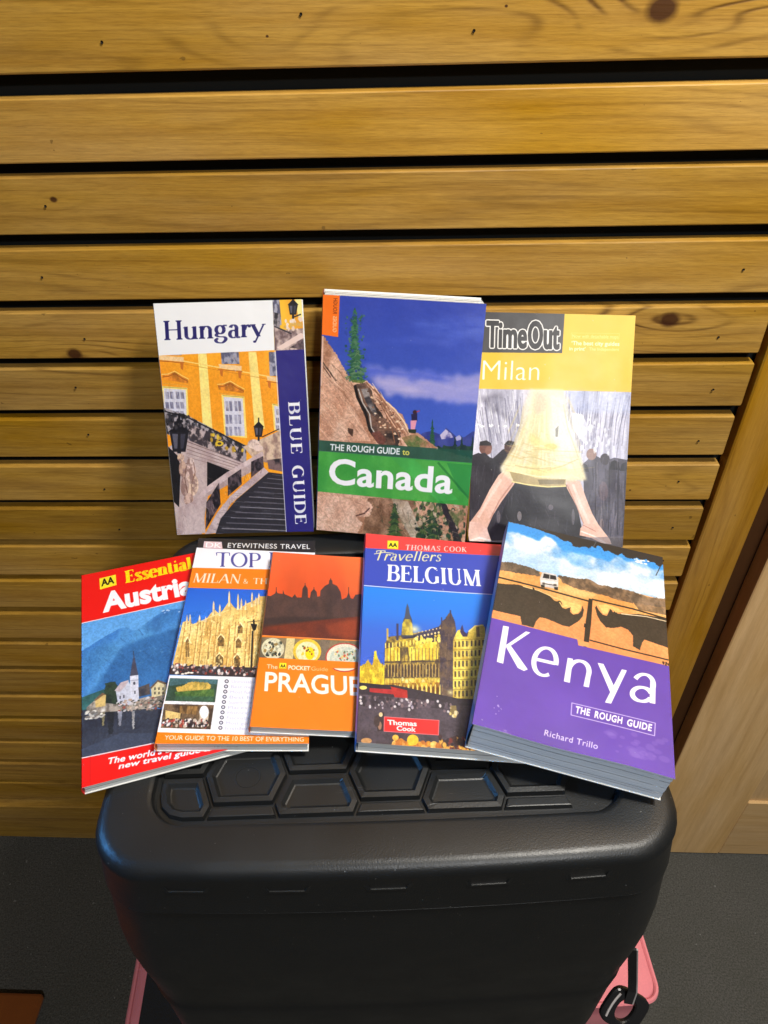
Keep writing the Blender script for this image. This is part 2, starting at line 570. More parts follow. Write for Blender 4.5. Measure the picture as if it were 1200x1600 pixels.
for col in range(-3, 4):
    for row in range(-1, 8):
        cx = -0.0940 + 0.0478 * (col + 1)
        cy = -0.0840 + 0.0420 * row + (-0.0210 if (col % 2 == 0) else 0)
        hexp = [(cx + 0.0284, cy), (cx + 0.0200, cy + 0.021), (cx - 0.0200, cy + 0.021),
                (cx - 0.0284, cy), (cx - 0.0200, cy - 0.021), (cx + 0.0200, cy - 0.021)]
        p = hexp
        m = len(bound)
        for i in range(m):
            a, b = bound[i], bound[(i + 1) % m]
            nx, ny = b[1] - a[1], a[0] - b[0]
            l = math.hypot(nx, ny)
            if l < 1e-7: continue
            p = clip_half(p, nx / l, ny / l, (nx * a[0] + ny * a[1]) / l)
            if len(p) < 3: break
        p = clean(p) if len(p) >= 3 else []
        if len(p) < 3 or poly_area(p) < 5e-5: continue
        ins = [inset(p, d) for d in (0.0009, 0.0018, 0.0052, 0.0072, 0.0082)]
        if any(len(q) < 3 for q in ins) or poly_area(ins[-1]) < 4e-6:
            ins = [inset(p, d) for d in (0.0009, 0.0018, 0.0024)]
            zs = (0, 0.0030, 0.0032)
        else:
            zs = (0.0, 0.0036, 0.0040, 0.0014, 0.0010)
        if any(len(q) < 3 for q in ins): continue
        last = ins[-1]
        gx = sum(q[0] for q in last) / len(last); gy = sum(q[1] for q in last) / len(last)
        vs = []
        N = 24
        # keep true corners: merge angle samples with corner angles of the outer ring
        angs = sorted(set([round(math.atan2(q[1] - gy, q[0] - gx), 4) for ring_ in ins for q in ring_]))
        N = len(angs)
        def samp(poly):
            out = []
            for a in angs:
                dx, dy = math.cos(a), math.sin(a)
                best = 0
                for i in range(len(poly)):
                    P_, Q_ = poly[i], poly[(i + 1) % len(poly)]
                    ex, ey = Q_[0] - P_[0], Q_[1] - P_[1]
                    den = dx * ey - dy * ex
                    if abs(den) < 1e-12: continue
                    t = ((P_[0] - gx) * ey - (P_[1] - gy) * ex) / den
                    s = ((P_[0] - gx) * dy - (P_[1] - gy) * dx) / den
                    if t > 0 and -1e-4 <= s <= 1 + 1e-4: best = max(best, t)
                out.append((gx + dx * best, gy + dy * best))
            return out
        for q, z in zip(ins, zs):
            vs += [(x, y, LID_Z - REC + 0.0002 + z) for x, y in samp(q)]
        fs = []
        for a in range(len(ins) - 1):
            for i in range(N):
                j = (i + 1) % N
                fs.append((a * N + i, a * N + j, (a + 1) * N + j, (a + 1) * N + i))
        fs.append(tuple(range((len(ins) - 1) * N, len(ins) * N)))
        mesh_obj('hex_panel', vs, fs, M_PLASTIC, lid)
# round moulding mark in the front left cell
cxm, cym = -0.0930, -0.0845
mv, mf = [], []
for k in range(32):
    a = 2 * PI * k / 32
    for rr, z in ((0.0088, 0), (0.0085, 0.0004), (0.0080, 0.0004), (0.0077, 0)):
        mv.append((cxm + rr * math.cos(a), cym + rr * math.sin(a) * 0.9, LID_Z - REC + 0.0011 + z))
for k in range(32):
    j = (k + 1) % 32
    for s in range(3):
        mf.append((k * 4 + s, j * 4 + s, j * 4 + s + 1, k * 4 + s + 1))
mesh_obj('moulding_mark', mv, mf, M_PLASTIC, lid, smooth=True)

# body below the lid, slightly tapered
L = []
for off, z in ((0.010, LID_Z - 0.040), (0.001, LID_Z - 0.0450), (-0.0024, LID_Z - 0.0470), (-0.0034, LID_Z - 0.060),
               (-0.0070, LID_Z - 0.100), (-0.0080, LID_Z - 0.130), (-0.0072, LID_Z - 0.160), (-0.0050, LID_Z - 0.200), (-0.0042, LID_Z - 0.215), (-0.0054, LID_Z - 0.219),
               (-0.0040, 0.095), (-0.0030, 0.016), (-0.0010, 0.006), (0.006, 0.0015)):
    L.append(ring(off, z, 0.034))
vs, fs, n = loft(L)
fs.append(tuple(range(n))); fs.append(tuple(range(len(vs) - n, len(vs)))[::-1])
mesh_obj('body', vs, [tuple(reversed(q)) for q in fs], M_PLASTIC, bx, smooth=True)
# trapezoid tabs moulded on the lid's front lip
for tx in (-0.1255, -0.0635, -0.0015, 0.0605, 0.1225):
    yb = HY0 - 0.006 * (1 - (tx / HX) ** 2) + 0.0004
    w2, w1 = 0.0180, 0.0125
    z1, z0 = LID_Z - 0.0090, LID_Z - 0.0215
    sl = 0.006 * 2 * tx / HX ** 2
    def P(x, z, y): return (tx + x, yb + y + sl * x, z)
    outer = [(-w2, z1), (w2, z1), (w1, z0), (-w1, z0)]
    inner = [(-w2 + .0032, z1 - .0018), (w2 - .0032, z1 - .0018), (w1 - .0018, z0 + .0022), (-w1 + .0018, z0 + .0022)]
    fy = [0.0010, 0.0010, -0.0016, -0.0016]
    vs = [P(x, z, 0.0040) for x, z in outer] + [P(x, z, y) for (x, z), y in zip(outer, fy)] + [P(x, z, y) for (x, z), y in zip(inner, fy)] + [P(x, z, y + 0.0016) for (x, z), y in zip(inner, [-.0006, -.0006, .0003, .0003])]
    fs = []
    for a in range(3):
        for i in range(4):
            j = (i + 1) % 4
            fs.append((a * 4 + i, a * 4 + j, a * 4 + 4 + j, a * 4 + 4 + i))
    fs.append((12, 13, 14, 15))
    mesh_obj('grip_tab', vs, fs, M_PLASTIC, lid)


def tube(path, rad, n=8, closed=False):
    vs, fs = [], []
    m = len(path)
    up = Vector((0.3, 0.2, 0.93)).normalized()
    for i, p in enumerate(path):
        a = Vector(path[(i - 1) % m] if (closed or i > 0) else path[i])
        b = Vector(path[(i + 1) % m] if (closed or i < m - 1) else path[i])
        t = (b - a).normalized()
        s = t.cross(up).normalized(); u2 = s.cross(t)
        for k in range(n):
            an = 2 * PI * k / n
            vs.append(Vector(p) + rad * (math.cos(an) * s + math.sin(an) * u2))
    for i in range(m if closed else m - 1):
        j = (i + 1) % m
        for k in range(n):
            l = (k + 1) % n
            fs.append((i * n + k, i * n + l, j * n + l, j * n + k))
    if not closed:
        fs.append(tuple(range(n))[::-1]); fs.append(tuple(range((m - 1) * n, m * n)))
    return vs, fs


def ribbon(path, width_vec, thick):
    """flat strap following a path; width_vec a fixed direction"""
    vs, fs = [], []
    w = Vector(width_vec)
    m = len(path)
    for i, p in enumerate(path):
        a = Vector(path[max(0, i - 1)]); b = Vector(path[min(m - 1, i + 1)])
        t = (b - a).normalized()
        nrm = t.cross(w).normalized() * thick
        P = Vector(p)
        vs += [P - w / 2 - nrm, P + w / 2 - nrm, P + w / 2 + nrm, P - w / 2 + nrm]
    for i in range(m - 1):
        for k in range(4):
            l = (k + 1) % 4
            fs.append((i * 4 + k, i * 4 + l, i * 4 + 4 + l, i * 4 + 4 + k))
    fs.append((3, 2, 1, 0)); fs.append(tuple((m - 1) * 4 + k for k in range(4)))
    return vs, fs


# strap with buckle hanging at the front right corner
BI = BOXM.inverted()
def W(x, y, z): return tuple(BI @ Vector((x, y, zz(z))))
strap_path = [W(0.1800, 0.2275, -0.622), W(0.1865, 0.2265, -0.655), W(0.1915, 0.2255, -0.680), W(0.1945, 0.2230, -0.698), W(0.1930, 0.2185, -0.712)]
v, f = ribbon(strap_path, (0.0062, -0.0015, 0.0008), 0.0010)
mesh_obj('strap', v, f, M_WEB, bx)
edge = [tuple(Vector(p) + Vector((0.0036, -0.0010, 0.0004))) for p in strap_path]
v, f = tube(edge, 0.0008, 6)
mesh_obj('strap_piping', v, f, M_PIPE, bx, smooth=True)


def frame_plate(c, ux, uy, w, h, hw, hh, th, r=0.25, n=28):
    """rounded plate with an oval hole: c centre, ux/uy unit axes"""
    c = Vector(c); ux = Vector(ux).normalized(); uy = Vector(uy).normalized(); nz = ux.cross(uy)
    loops = []
    def sup(a, wx, wy, e):
        ca, sa = math.cos(a), math.sin(a)
        return (math.copysign(abs(ca) ** e, ca) * wx, math.copysign(abs(sa) ** e, sa) * wy)
    for (wx, wy, e, z) in ((w, h, .5, -th), (w, h, .5, th * .5), (w * .93, h * .93, .5, th), (hw * 1.12, hh * 1.12, .9, th), (hw, hh, .9, th * .5), (hw, hh, .9, -th), (w, h, .5, -th)):
        lp = []
        for k in range(n):
            x, y = sup(2 * PI * k / n, wx, wy, e)
            lp.append(c + ux * x + uy * y + nz * z)
        loops.append(lp)
    vs, fs, _ = loft(loops)
    return vs, fs


bc = W(0.1905, 0.2155, -0.7175)
v, f = frame_plate(bc, (0.807, -0.298, -0.39), (0.59, 0.53, 0.61), 0.0175, 0.0165, 0.0072, 0.0100, 0.0024)
buckle = mesh_obj('buckle', v, f, M_BUCKLE, bx, smooth=False)
v, f = tube([tuple(Vector(bc) + Vector((0.59, 0.53, 0.61)) * q * .011 + Vector((0.807, -0.298, -0.39)) * (-0.0125 - .0012 * (1 - q * q)) + Vector((0.025, -0.72, 0.60)) * 0.0027) for q in (-1, -.5, 0, .5, 1)], 0.0010, 6)
mesh_obj('buckle_bar', v, f, M_PIPE, buckle, smooth=True)

# ------------------------------------------------------------------ pink stool under the box
SEAT_Z = zz(-0.7915)
st = empty('upholstered_stool', Matrix.Translation((-0.0135, 0.380, 0)) @ Matrix.Rotation(math.radians(5), 4, 'Z'), 'pink velvet stool seat showing at both sides under the black box', 'stool')
vs, fs, n = loft([[(x, y, z) for x, y in rrect(0.247 - o_, -0.155 + o_, 0.165 - o_, 0.014)] for o_, z in
                  ((0.006, SEAT_Z - 0.075), (0.0, SEAT_Z - 0.070), (0.0, SEAT_Z - 0.008), (0.0022, SEAT_Z - 0.0025), (0.007, SEAT_Z), (0.02, SEAT_Z))])
fs.append(tuple(range(len(vs) - n, len(vs)))); fs.append(tuple(range(n))[::-1])
seat = mesh_obj('seat', vs, fs, M_PINK, st, smooth=True)
v, f = box_geo(-0.236, 0.175, -0.150, 0.155, SEAT_Z - 0.001, SEAT_Z + 0.0011, 0.0008)
mesh_obj('seat_pad', v, f, M_WEB, st)
pp = [(x, y, SEAT_Z - 0.004) for x, y in rrect(0.2475, -0.1555, 0.1655, 0.014)]
v, f = tube(pp, 0.0022, 6, True)
mesh_obj('piping', v, f, M_PINK, seat, smooth=True)
for lx in (-0.21, 0.21):
    for ly in (-0.12, 0.13):
        v, f = tube([(lx, ly, SEAT_Z - 0.074), (lx * 1.06, ly * 1.06, 0.002)], 0.011, 10)
        mesh_obj('leg', v, f, M_LEG, st, smooth=True)

# ------------------------------------------------------------------ printed covers: a small paint program
def value_noise(h, w, sy, sx, seed, octaves=4, rough=0.55):
    r = np.random.RandomState(seed)
    out = np.zeros((h, w), np.float32); amp = 1.0; tot = 0
    for o in range(octaves):
        gy, gx = max(2, int(sy * 2 ** o) + 2), max(2, int(sx * 2 ** o) + 2)
        g = r.rand(gy, gx).astype(np.float32)
        y = np.linspace(0, gy - 1.001, h); x = np.linspace(0, gx - 1.001, w)
        yi = y.astype(int); xi = x.astype(int)
        fy = (y - yi)[:, None]; fx = (x - xi)[None]
        fy = fy * fy * (3 - 2 * fy); fx = fx * fx * (3 - 2 * fx)
        a = g[yi][:, xi]; b = g[yi][:, xi + 1]; c = g[yi + 1][:, xi]; d = g[yi + 1][:, xi + 1]
        out += amp * ((a * (1 - fx) + b * fx) * (1 - fy) + (c * (1 - fx) + d * fx) * fy)
        tot += amp; amp *= rough
    return out / tot


def fill_mask(segs, x0, y0, x1, y1, SS=3):
    """even-odd coverage of line segments (n,4) on pixels x0..x1, y0..y1"""
    w, h = x1 - x0, y1 - y0
    acc = np.zeros((h, w + 2), np.float32)
    if w <= 0 or h <= 0 or len(segs) == 0: return acc[:, :w]
    ax, ay, bx_, by = segs.T
    for j in range(h):
        for s in range(SS):
            y = y0 + j + (s + 0.5) / SS
            m = (ay <= y) != (by <= y)
            if not m.any(): continue
            xs = np.sort(ax[m] + (y - ay[m]) * (bx_[m] - ax[m]) / (by[m] - ay[m])) - x0
            for k in range(0, len(xs) - 1, 2):
                a = min(max(xs[k], 0), w); b = min(max(xs[k + 1], 0), w)
                if b <= a: continue
                ia, ib = int(a), int(b)
                if ia == ib: acc[j, ia] += b - a
                else:
                    acc[j, ia] += ia + 1 - a
                    acc[j, ia + 1:ib] += 1
                    acc[j, ib] += b - ib
    return np.clip(acc[:, :w] / SS, 0, 1)


def col3(c):
    return np.array(c, np.float32) / 255.0


class Canvas:
    def __init__(s, H, w_m, h_m, base, px=700):
        s.H = H
        s.w = px
        s.h = int(px * h_m / w_m)
        s.img = np.ones((s.h, s.w, 3), np.float32) * col3(base)
        s.seed = 1
        s.nz = {}

    def P(s, x, y):
        H = s.H
        d = H[6] * x + H[7] * y + 1
        return ((H[0] * x + H[1] * y + H[2]) / d * s.w, (H[3] * x + H[4] * y + H[5]) / d * s.h)

    def pts(s, p):
        if isinstance(p, str):
            q = [float(a) for a in p.replace(',', ' ').split()]
            p = list(zip(q[::2], q[1::2]))
        return [s.P(x, y) for x, y in p]

    def noise(s, sx, sy, seed):
        k = (sx, sy, seed)
        if k not in s.nz:
            s.nz[k] = value_noise(s.h, s.w, sy, sx, seed)
        return s.nz[k]

    def comp(s, mask, x0, y0, c1, c2=None, alpha=1.0, n=None, g=None):
        h, w = mask.shape
        if h <= 0 or w <= 0: return
        reg = s.img[y0:y0 + h, x0:x0 + w]
        col = np.ones((h, w, 3), np.float32) * col3(c1)
        if g is not None:
            t = np.linspace(0, 1, h)[:, None, None]
            col = col3(c1) * (1 - t) + col3(g) * t + np.zeros((h, w, 3), np.float32)
        if c2 is not None:
            sx, sy, seed, k = n
            f = s.noise(sx, sy, seed)[y0:y0 + h, x0:x0 + w]
            f = np.clip((f - 0.5) * k + 0.5, 0, 1)[..., None]
            col = col * (1 - f) + col3(c2) * f
        elif n is not None:
            sx, sy, seed, k = n
            f = s.noise(sx, sy, seed)[y0:y0 + h, x0:x0 + w][..., None]
            col = col * (1 + (f - 0.5) * k)
        m = (mask * alpha)[..., None]
        reg[:] = reg * (1 - m) + np.clip(col, 0, 1) * m

    def seg_mask(s, segs_list):
        allp = np.concatenate(segs_list)
        x0 = int(max(0, math.floor(min(allp[:, 0].min(), allp[:, 2].min())) - 1)); x1 = int(min(s.w, math.ceil(max(allp[:, 0].max(), allp[:, 2].max())) + 1))
        y0 = int(max(0, math.floor(min(allp[:, 1].min(), allp[:, 3].min())) - 1)); y1 = int(min(s.h, math.ceil(max(allp[:, 1].max(), allp[:, 3].max())) + 1))
        if x1 <= x0 or y1 <= y0: return None
        M = np.zeros((y1 - y0, x1 - x0), np.float32)
        for sg in segs_list:
            a0 = int(max(x0, math.floor(min(sg[:, 0].min(), sg[:, 2].min())))); a1 = int(min(x1, math.ceil(max(sg[:, 0].max(), sg[:, 2].max())) + 1))
            b0 = int(max(y0, math.floor(min(sg[:, 1].min(), sg[:, 3].min())))); b1 = int(min(y1, math.ceil(max(sg[:, 1].max(), sg[:, 3].max())) + 1))
            if a1 <= a0 or b1 <= b0: continue
            m = fill_mask(sg, a0, b0, a1, b1)
            sub = M[b0 - y0:b1 - y0, a0 - x0:a1 - x0]
            np.maximum(sub, m, out=sub)
        return M, x0, y0

    def poly(s, p, c, c2=None, a=1.0, n=None, g=None, rag=0.0, soft=0):
        q = s.pts(p)
        if rag:
            q = s.ragged(q, rag)
        q = np.array(q); r = np.roll(q, -1, 0)
        res = s.seg_mask([np.hstack([q, r])])
        if not res: return
        if soft:
            m, x0, y0 = res
            k = int(soft)
            py0, py1 = min(y0, 2 * k), min(s.h - y0 - m.shape[0], 2 * k)
            px0, px1 = min(x0, 2 * k), min(s.w - x0 - m.shape[1], 2 * k)
            m = np.pad(m, ((py0, py1), (px0, px1)))
            # bleed masks touching the sheet edge outward so that the edge stays solid
            for _ in range(2):
                for ax in (0, 1):
                    pw = [(0, 0), (0, 0)]; pw[ax] = (k + 1, k)
                    q_ = np.pad(m, pw, 'edge').cumsum(ax)
                    m = (q_[2 * k + 1:] - q_[:-2 * k - 1]) / (2 * k + 1) if ax == 0 else (q_[:, 2 * k + 1:] - q_[:, :-2 * k - 1]) / (2 * k + 1)
            res = (m.astype(np.float32), x0 - px0, y0 - py0)
        s.comp(*res, c, c2, a, n, g)

    def ragged(s, q, amp):
        s.seed += 1
        r = random.Random(s.seed * 7 + 1)
        out = []
        for i in range(len(q)):
            a, b = q[i], q[(i + 1) % len(q)]
            l = math.hypot(b[0] - a[0], b[1] - a[1]); k = max(1, int(l / (amp * 1.6)))
            for j in range(k):
                t = j / k
                jx = r.uniform(-amp, amp) if j else 0
                jy = r.uniform(-amp, amp) if j else 0
                out.append((a[0] + (b[0] - a[0]) * t + jx, a[1] + (b[1] - a[1]) * t + jy))
        return out

    def line(s, p, c, wd=2.0, a=1.0):
        """polyline, width in crop units"""
        q = s.pts(p)
        k = abs(s.H[0]) * s.w * wd / 2
        segs = []
        for A, B in zip(q[:-1], q[1:]):
            dx, dy = B[0] - A[0], B[1] - A[1]; l = math.hypot(dx, dy) or 1
            nx, ny = -dy / l * k, dx / l * k
            ex, ey = dx / l * k * .5, dy / l * k * .5
            qq = np.array([(A[0] + nx - ex, A[1] + ny - ey), (B[0] + nx + ex, B[1] + ny + ey), (B[0] - nx + ex, B[1] - ny + ey), (A[0] - nx - ex, A[1] - ny - ey)])
            segs.append(np.hstack([qq, np.roll(qq, -1, 0)]))
        res = s.seg_mask(segs)
        if res: s.comp(*res, c, None, a)

    def ell(s, x, y, rx, ry, c, c2=None, a=1.0, n=None, rot=0.0, a0=0, a1=360):
        p = []
        for k in range(25):
            t = math.radians(a0 + (a1 - a0) * k / 24)
            ex, ey = rx * math.cos(t), ry * math.sin(t)
            p.append((x + ex * math.cos(rot) - ey * math.sin(rot), y + ex * math.sin(rot) + ey * math.cos(rot)))
        s.poly(p, c, c2, a, n)

    def dots(s, quad, n, size, pal, seed=1, asp=1.4, a=1.0):
        """many small marks scattered in a four sided region (crop units)"""
        r = random.Random(seed)
        q = [float(v) for v in quad.replace(',', ' ').split()]
        q = list(zip(q[::2], q[1::2]))
        for _ in range(n):
            u, v = r.random(), r.random()
            x = (q[0][0] * (1 - u) + q[1][0] * u) * (1 - v) + (q[3][0] * (1 - u) + q[2][0] * u) * v
            y = (q[0][1] * (1 - u) + q[1][1] * u) * (1 - v) + (q[3][1] * (1 - u) + q[2][1] * u) * v
            sz = r.uniform(*size)
            X, Y = s.P(x, y); k = abs(s.H[0]) * s.w
            rx, ry = max(0.7, sz * k), max(0.7, sz * k * asp * r.uniform(.7, 1.3))
            x0, x1 = int(max(0, X - rx)), int(min(s.w, X + rx + 1)); y0, y1 = int(max(0, Y - ry)), int(min(s.h, Y + ry + 1))
            if x1 <= x0 or y1 <= y0: continue
            yy, xx = np.mgrid[y0:y1, x0:x1]
            m = np.clip(1.6 - 1.3 * (((xx + .5 - X) / rx) ** 2 + ((yy + .5 - Y) / ry) ** 2), 0, 1) * a
            s.comp(m.astype(np.float32), x0, y0, r.choice(pal))

    def strokes(s, quad, n, ln, ang, wd, pal, seed=1, a=.6, jit=.25):
        """many short oriented marks: strata, foliage, masonry"""
        r = random.Random(seed)
        q = [float(v) for v in quad.replace(',', ' ').split()]
        q = list(zip(q[::2], q[1::2]))
        for _ in range(n):
            u, v = r.random(), r.random()
            x = (q[0][0] * (1 - u) + q[1][0] * u) * (1 - v) + (q[3][0] * (1 - u) + q[2][0] * u) * v
            y = (q[0][1] * (1 - u) + q[1][1] * u) * (1 - v) + (q[3][1] * (1 - u) + q[2][1] * u) * v
            t = math.radians(ang) + r.uniform(-jit, jit); l = r.uniform(*ln)
            dx, dy = math.cos(t) * l / 2, math.sin(t) * l / 2
            s.line([(x - dx, y - dy), (x + r.uniform(-2, 2), y + r.uniform(-2, 2)), (x + dx, y + dy)], r.choice(pal), r.uniform(*wd), a * r.uniform(.5, 1))

    def glow(s, x, y, rad, c, a=0.8):
        X, Y = s.P(x, y); k = abs(s.H[0]) * s.w * rad
        x0, x1 = int(max(0, X - k)), int(min(s.w, X + k)); y0, y1 = int(max(0, Y - k)), int(min(s.h, Y + k))
        if x1 <= x0 or y1 <= y0: return
        yy, xx = np.mgrid[y0:y1, x0:x1]
        d = np.sqrt((xx - X) ** 2 + (yy - Y) ** 2) / k
        s.comp((np.clip(1 - d, 0, 1) ** 1.6 * a).astype(np.float32), x0, y0, c)

    def text(s, txt, p0, p1, top, c, font='sans', off=0.0, a=1.0, thick=.15, thin=.04, ser=.06, spc=0.0, slant=0.0, grow=0):
        """baseline from p0 to p1, cap height from p0 to top (crop units)"""
        if font == 'sans':
            glyphs, W_, ch = sans_text(txt, off, spc)
        else:
            glyphs, W_, ch = serif_text(txt, thick, thin, ser, spc, slant)
        q0, q1, qt = (np.array(s.P(*p)) for p in (p0, p1, top))
        ex, ey = (q1 - q0) / W_, (qt - q0) / ch
        segs = []
        for g in glyphs:
            A = q0 + g[:, 0:1] * ex + g[:, 1:2] * ey
            B = q0 + g[:, 2:3] * ex + g[:, 3:4] * ey
            segs.append(np.hstack([A, B]))
        res = s.seg_mask(segs)
        if res and grow:
            m, x0, y0 = res
            k = grow * abs(s.H[0]) * s.w; ki = int(math.ceil(k))
            l_, r_, t_, b_ = min(x0, ki), min(s.w - x0 - m.shape[1], ki), min(y0, ki), min(s.h - y0 - m.shape[0], ki)
            m = np.pad(m, ((t_, b_), (l_, r_)))
            big = np.pad(m, ki); out = m.copy(); H_, W2 = m.shape
            for q_ in range(32):
                for f_ in (1, .5):
                    dx = int(round(ki + k * f_ * math.cos(q_ * PI / 16))); dy = int(round(ki + k * f_ * math.sin(q_ * PI / 16)))
                    np.maximum(out, big[dy:dy + H_, dx:dx + W2], out=out)
            res = (out, x0 - l_, y0 - t_)
        if res: s.comp(*res, c, None, a)

    def photo(s, p, seed=3, amp=1.0):
        """fine photographic texture inside a printed picture"""
        q = np.array(s.pts(p)); r = np.roll(q, -1, 0)
        res = s.seg_mask([np.hstack([q, r])])
        if not res: return
        m, x0, y0 = res
        h, w = m.shape
        f = (s.noise(110, 160, 500 + seed)[y0:y0 + h, x0:x0 + w] - .5) * .26 + (s.noise(40, 50, 520 + seed)[y0:y0 + h, x0:x0 + w] - .5) * .09
        g = (s.noise(6, 8, 540 + seed)[y0:y0 + h, x0:x0 + w] - .5) * .10
        reg = s.img[y0:y0 + h, x0:x0 + w]
        k = 1 + (m * amp)[..., None] * ((f + g)[..., None])
        lum = reg.mean(2, keepdims=True)
        reg[:] = np.clip(reg * k + (m * amp * .012)[..., None] * np.sign(f)[..., None], 0, 1)

    def blur(s, k=1):
        for _ in range(k):
            i = s.img
            p = np.pad(i, ((1, 1), (1, 1), (0, 0)), 'edge')
            s.img = (p[1:-1, 1:-1] * 8 + p[:-2, 1:-1] + p[2:, 1:-1] + p[1:-1, :-2] + p[1:-1, 2:]) / 12

    def image(s, name):
        im = bpy.data.images.new(name, s.w, s.h, alpha=False)
        buf = np.ones((s.h, s.w, 4), np.float32)
        buf[..., :3] = np.clip(s.img[::-1], 0, 1)
        im.pixels.foreach_set(buf.ravel())
        im.update()
        im.pack()
        return im


_tc = {}
def sans_text(txt, off, spc):
    key = (txt, off, spc)
    if key in _tc: return _tc[key]
    c = bpy.data.curves.new('lettering_outline', 'FONT')
    c.body = txt; c.offset = off; c.space_character = 1.0 + spc; c.resolution_u = 4
    o = bpy.data.objects.new('lettering_outline', c)
    C.objects.link(o)
    m = o.to_mesh()
    nv = len(m.vertices)
    co = np.empty(nv * 3, np.float32); m.vertices.foreach_get('co', co); co = co.reshape(-1, 3)
    # islands of triangles (one glyph part each)
    par = list(range(nv))
    def find(a):
        while par[a] != a: par[a] = par[par[a]]; a = par[a]
        return a
    cnt = {}
    for p in m.polygons:
        vs = list(p.vertices)
        for i in range(len(vs)):
            a, b = vs[i], vs[(i + 1) % len(vs)]
            e = (min(a, b), max(a, b)); cnt[e] = cnt.get(e, 0) + 1
            ra, rb = find(a), find(b)
            if ra != rb: par[ra] = rb
    gl = {}
    for (a, b), k in cnt.items():
        if k == 1: gl.setdefault(find(a), []).append((co[a, 0], co[a, 1], co[b, 0], co[b, 1]))
    G = [np.array(v, np.float64) for v in gl.values()]
    o.to_mesh_clear()
    bpy.data.objects.remove(o); bpy.data.curves.remove(c)
    mn = min(g[:, [0, 2]].min() for g in G); mx = max(g[:, [0, 2]].max() for g in G)
    for g in G: g[:, [0, 2]] -= mn
    _tc[key] = (G, mx - mn, 0.70)
    return _tc[key]


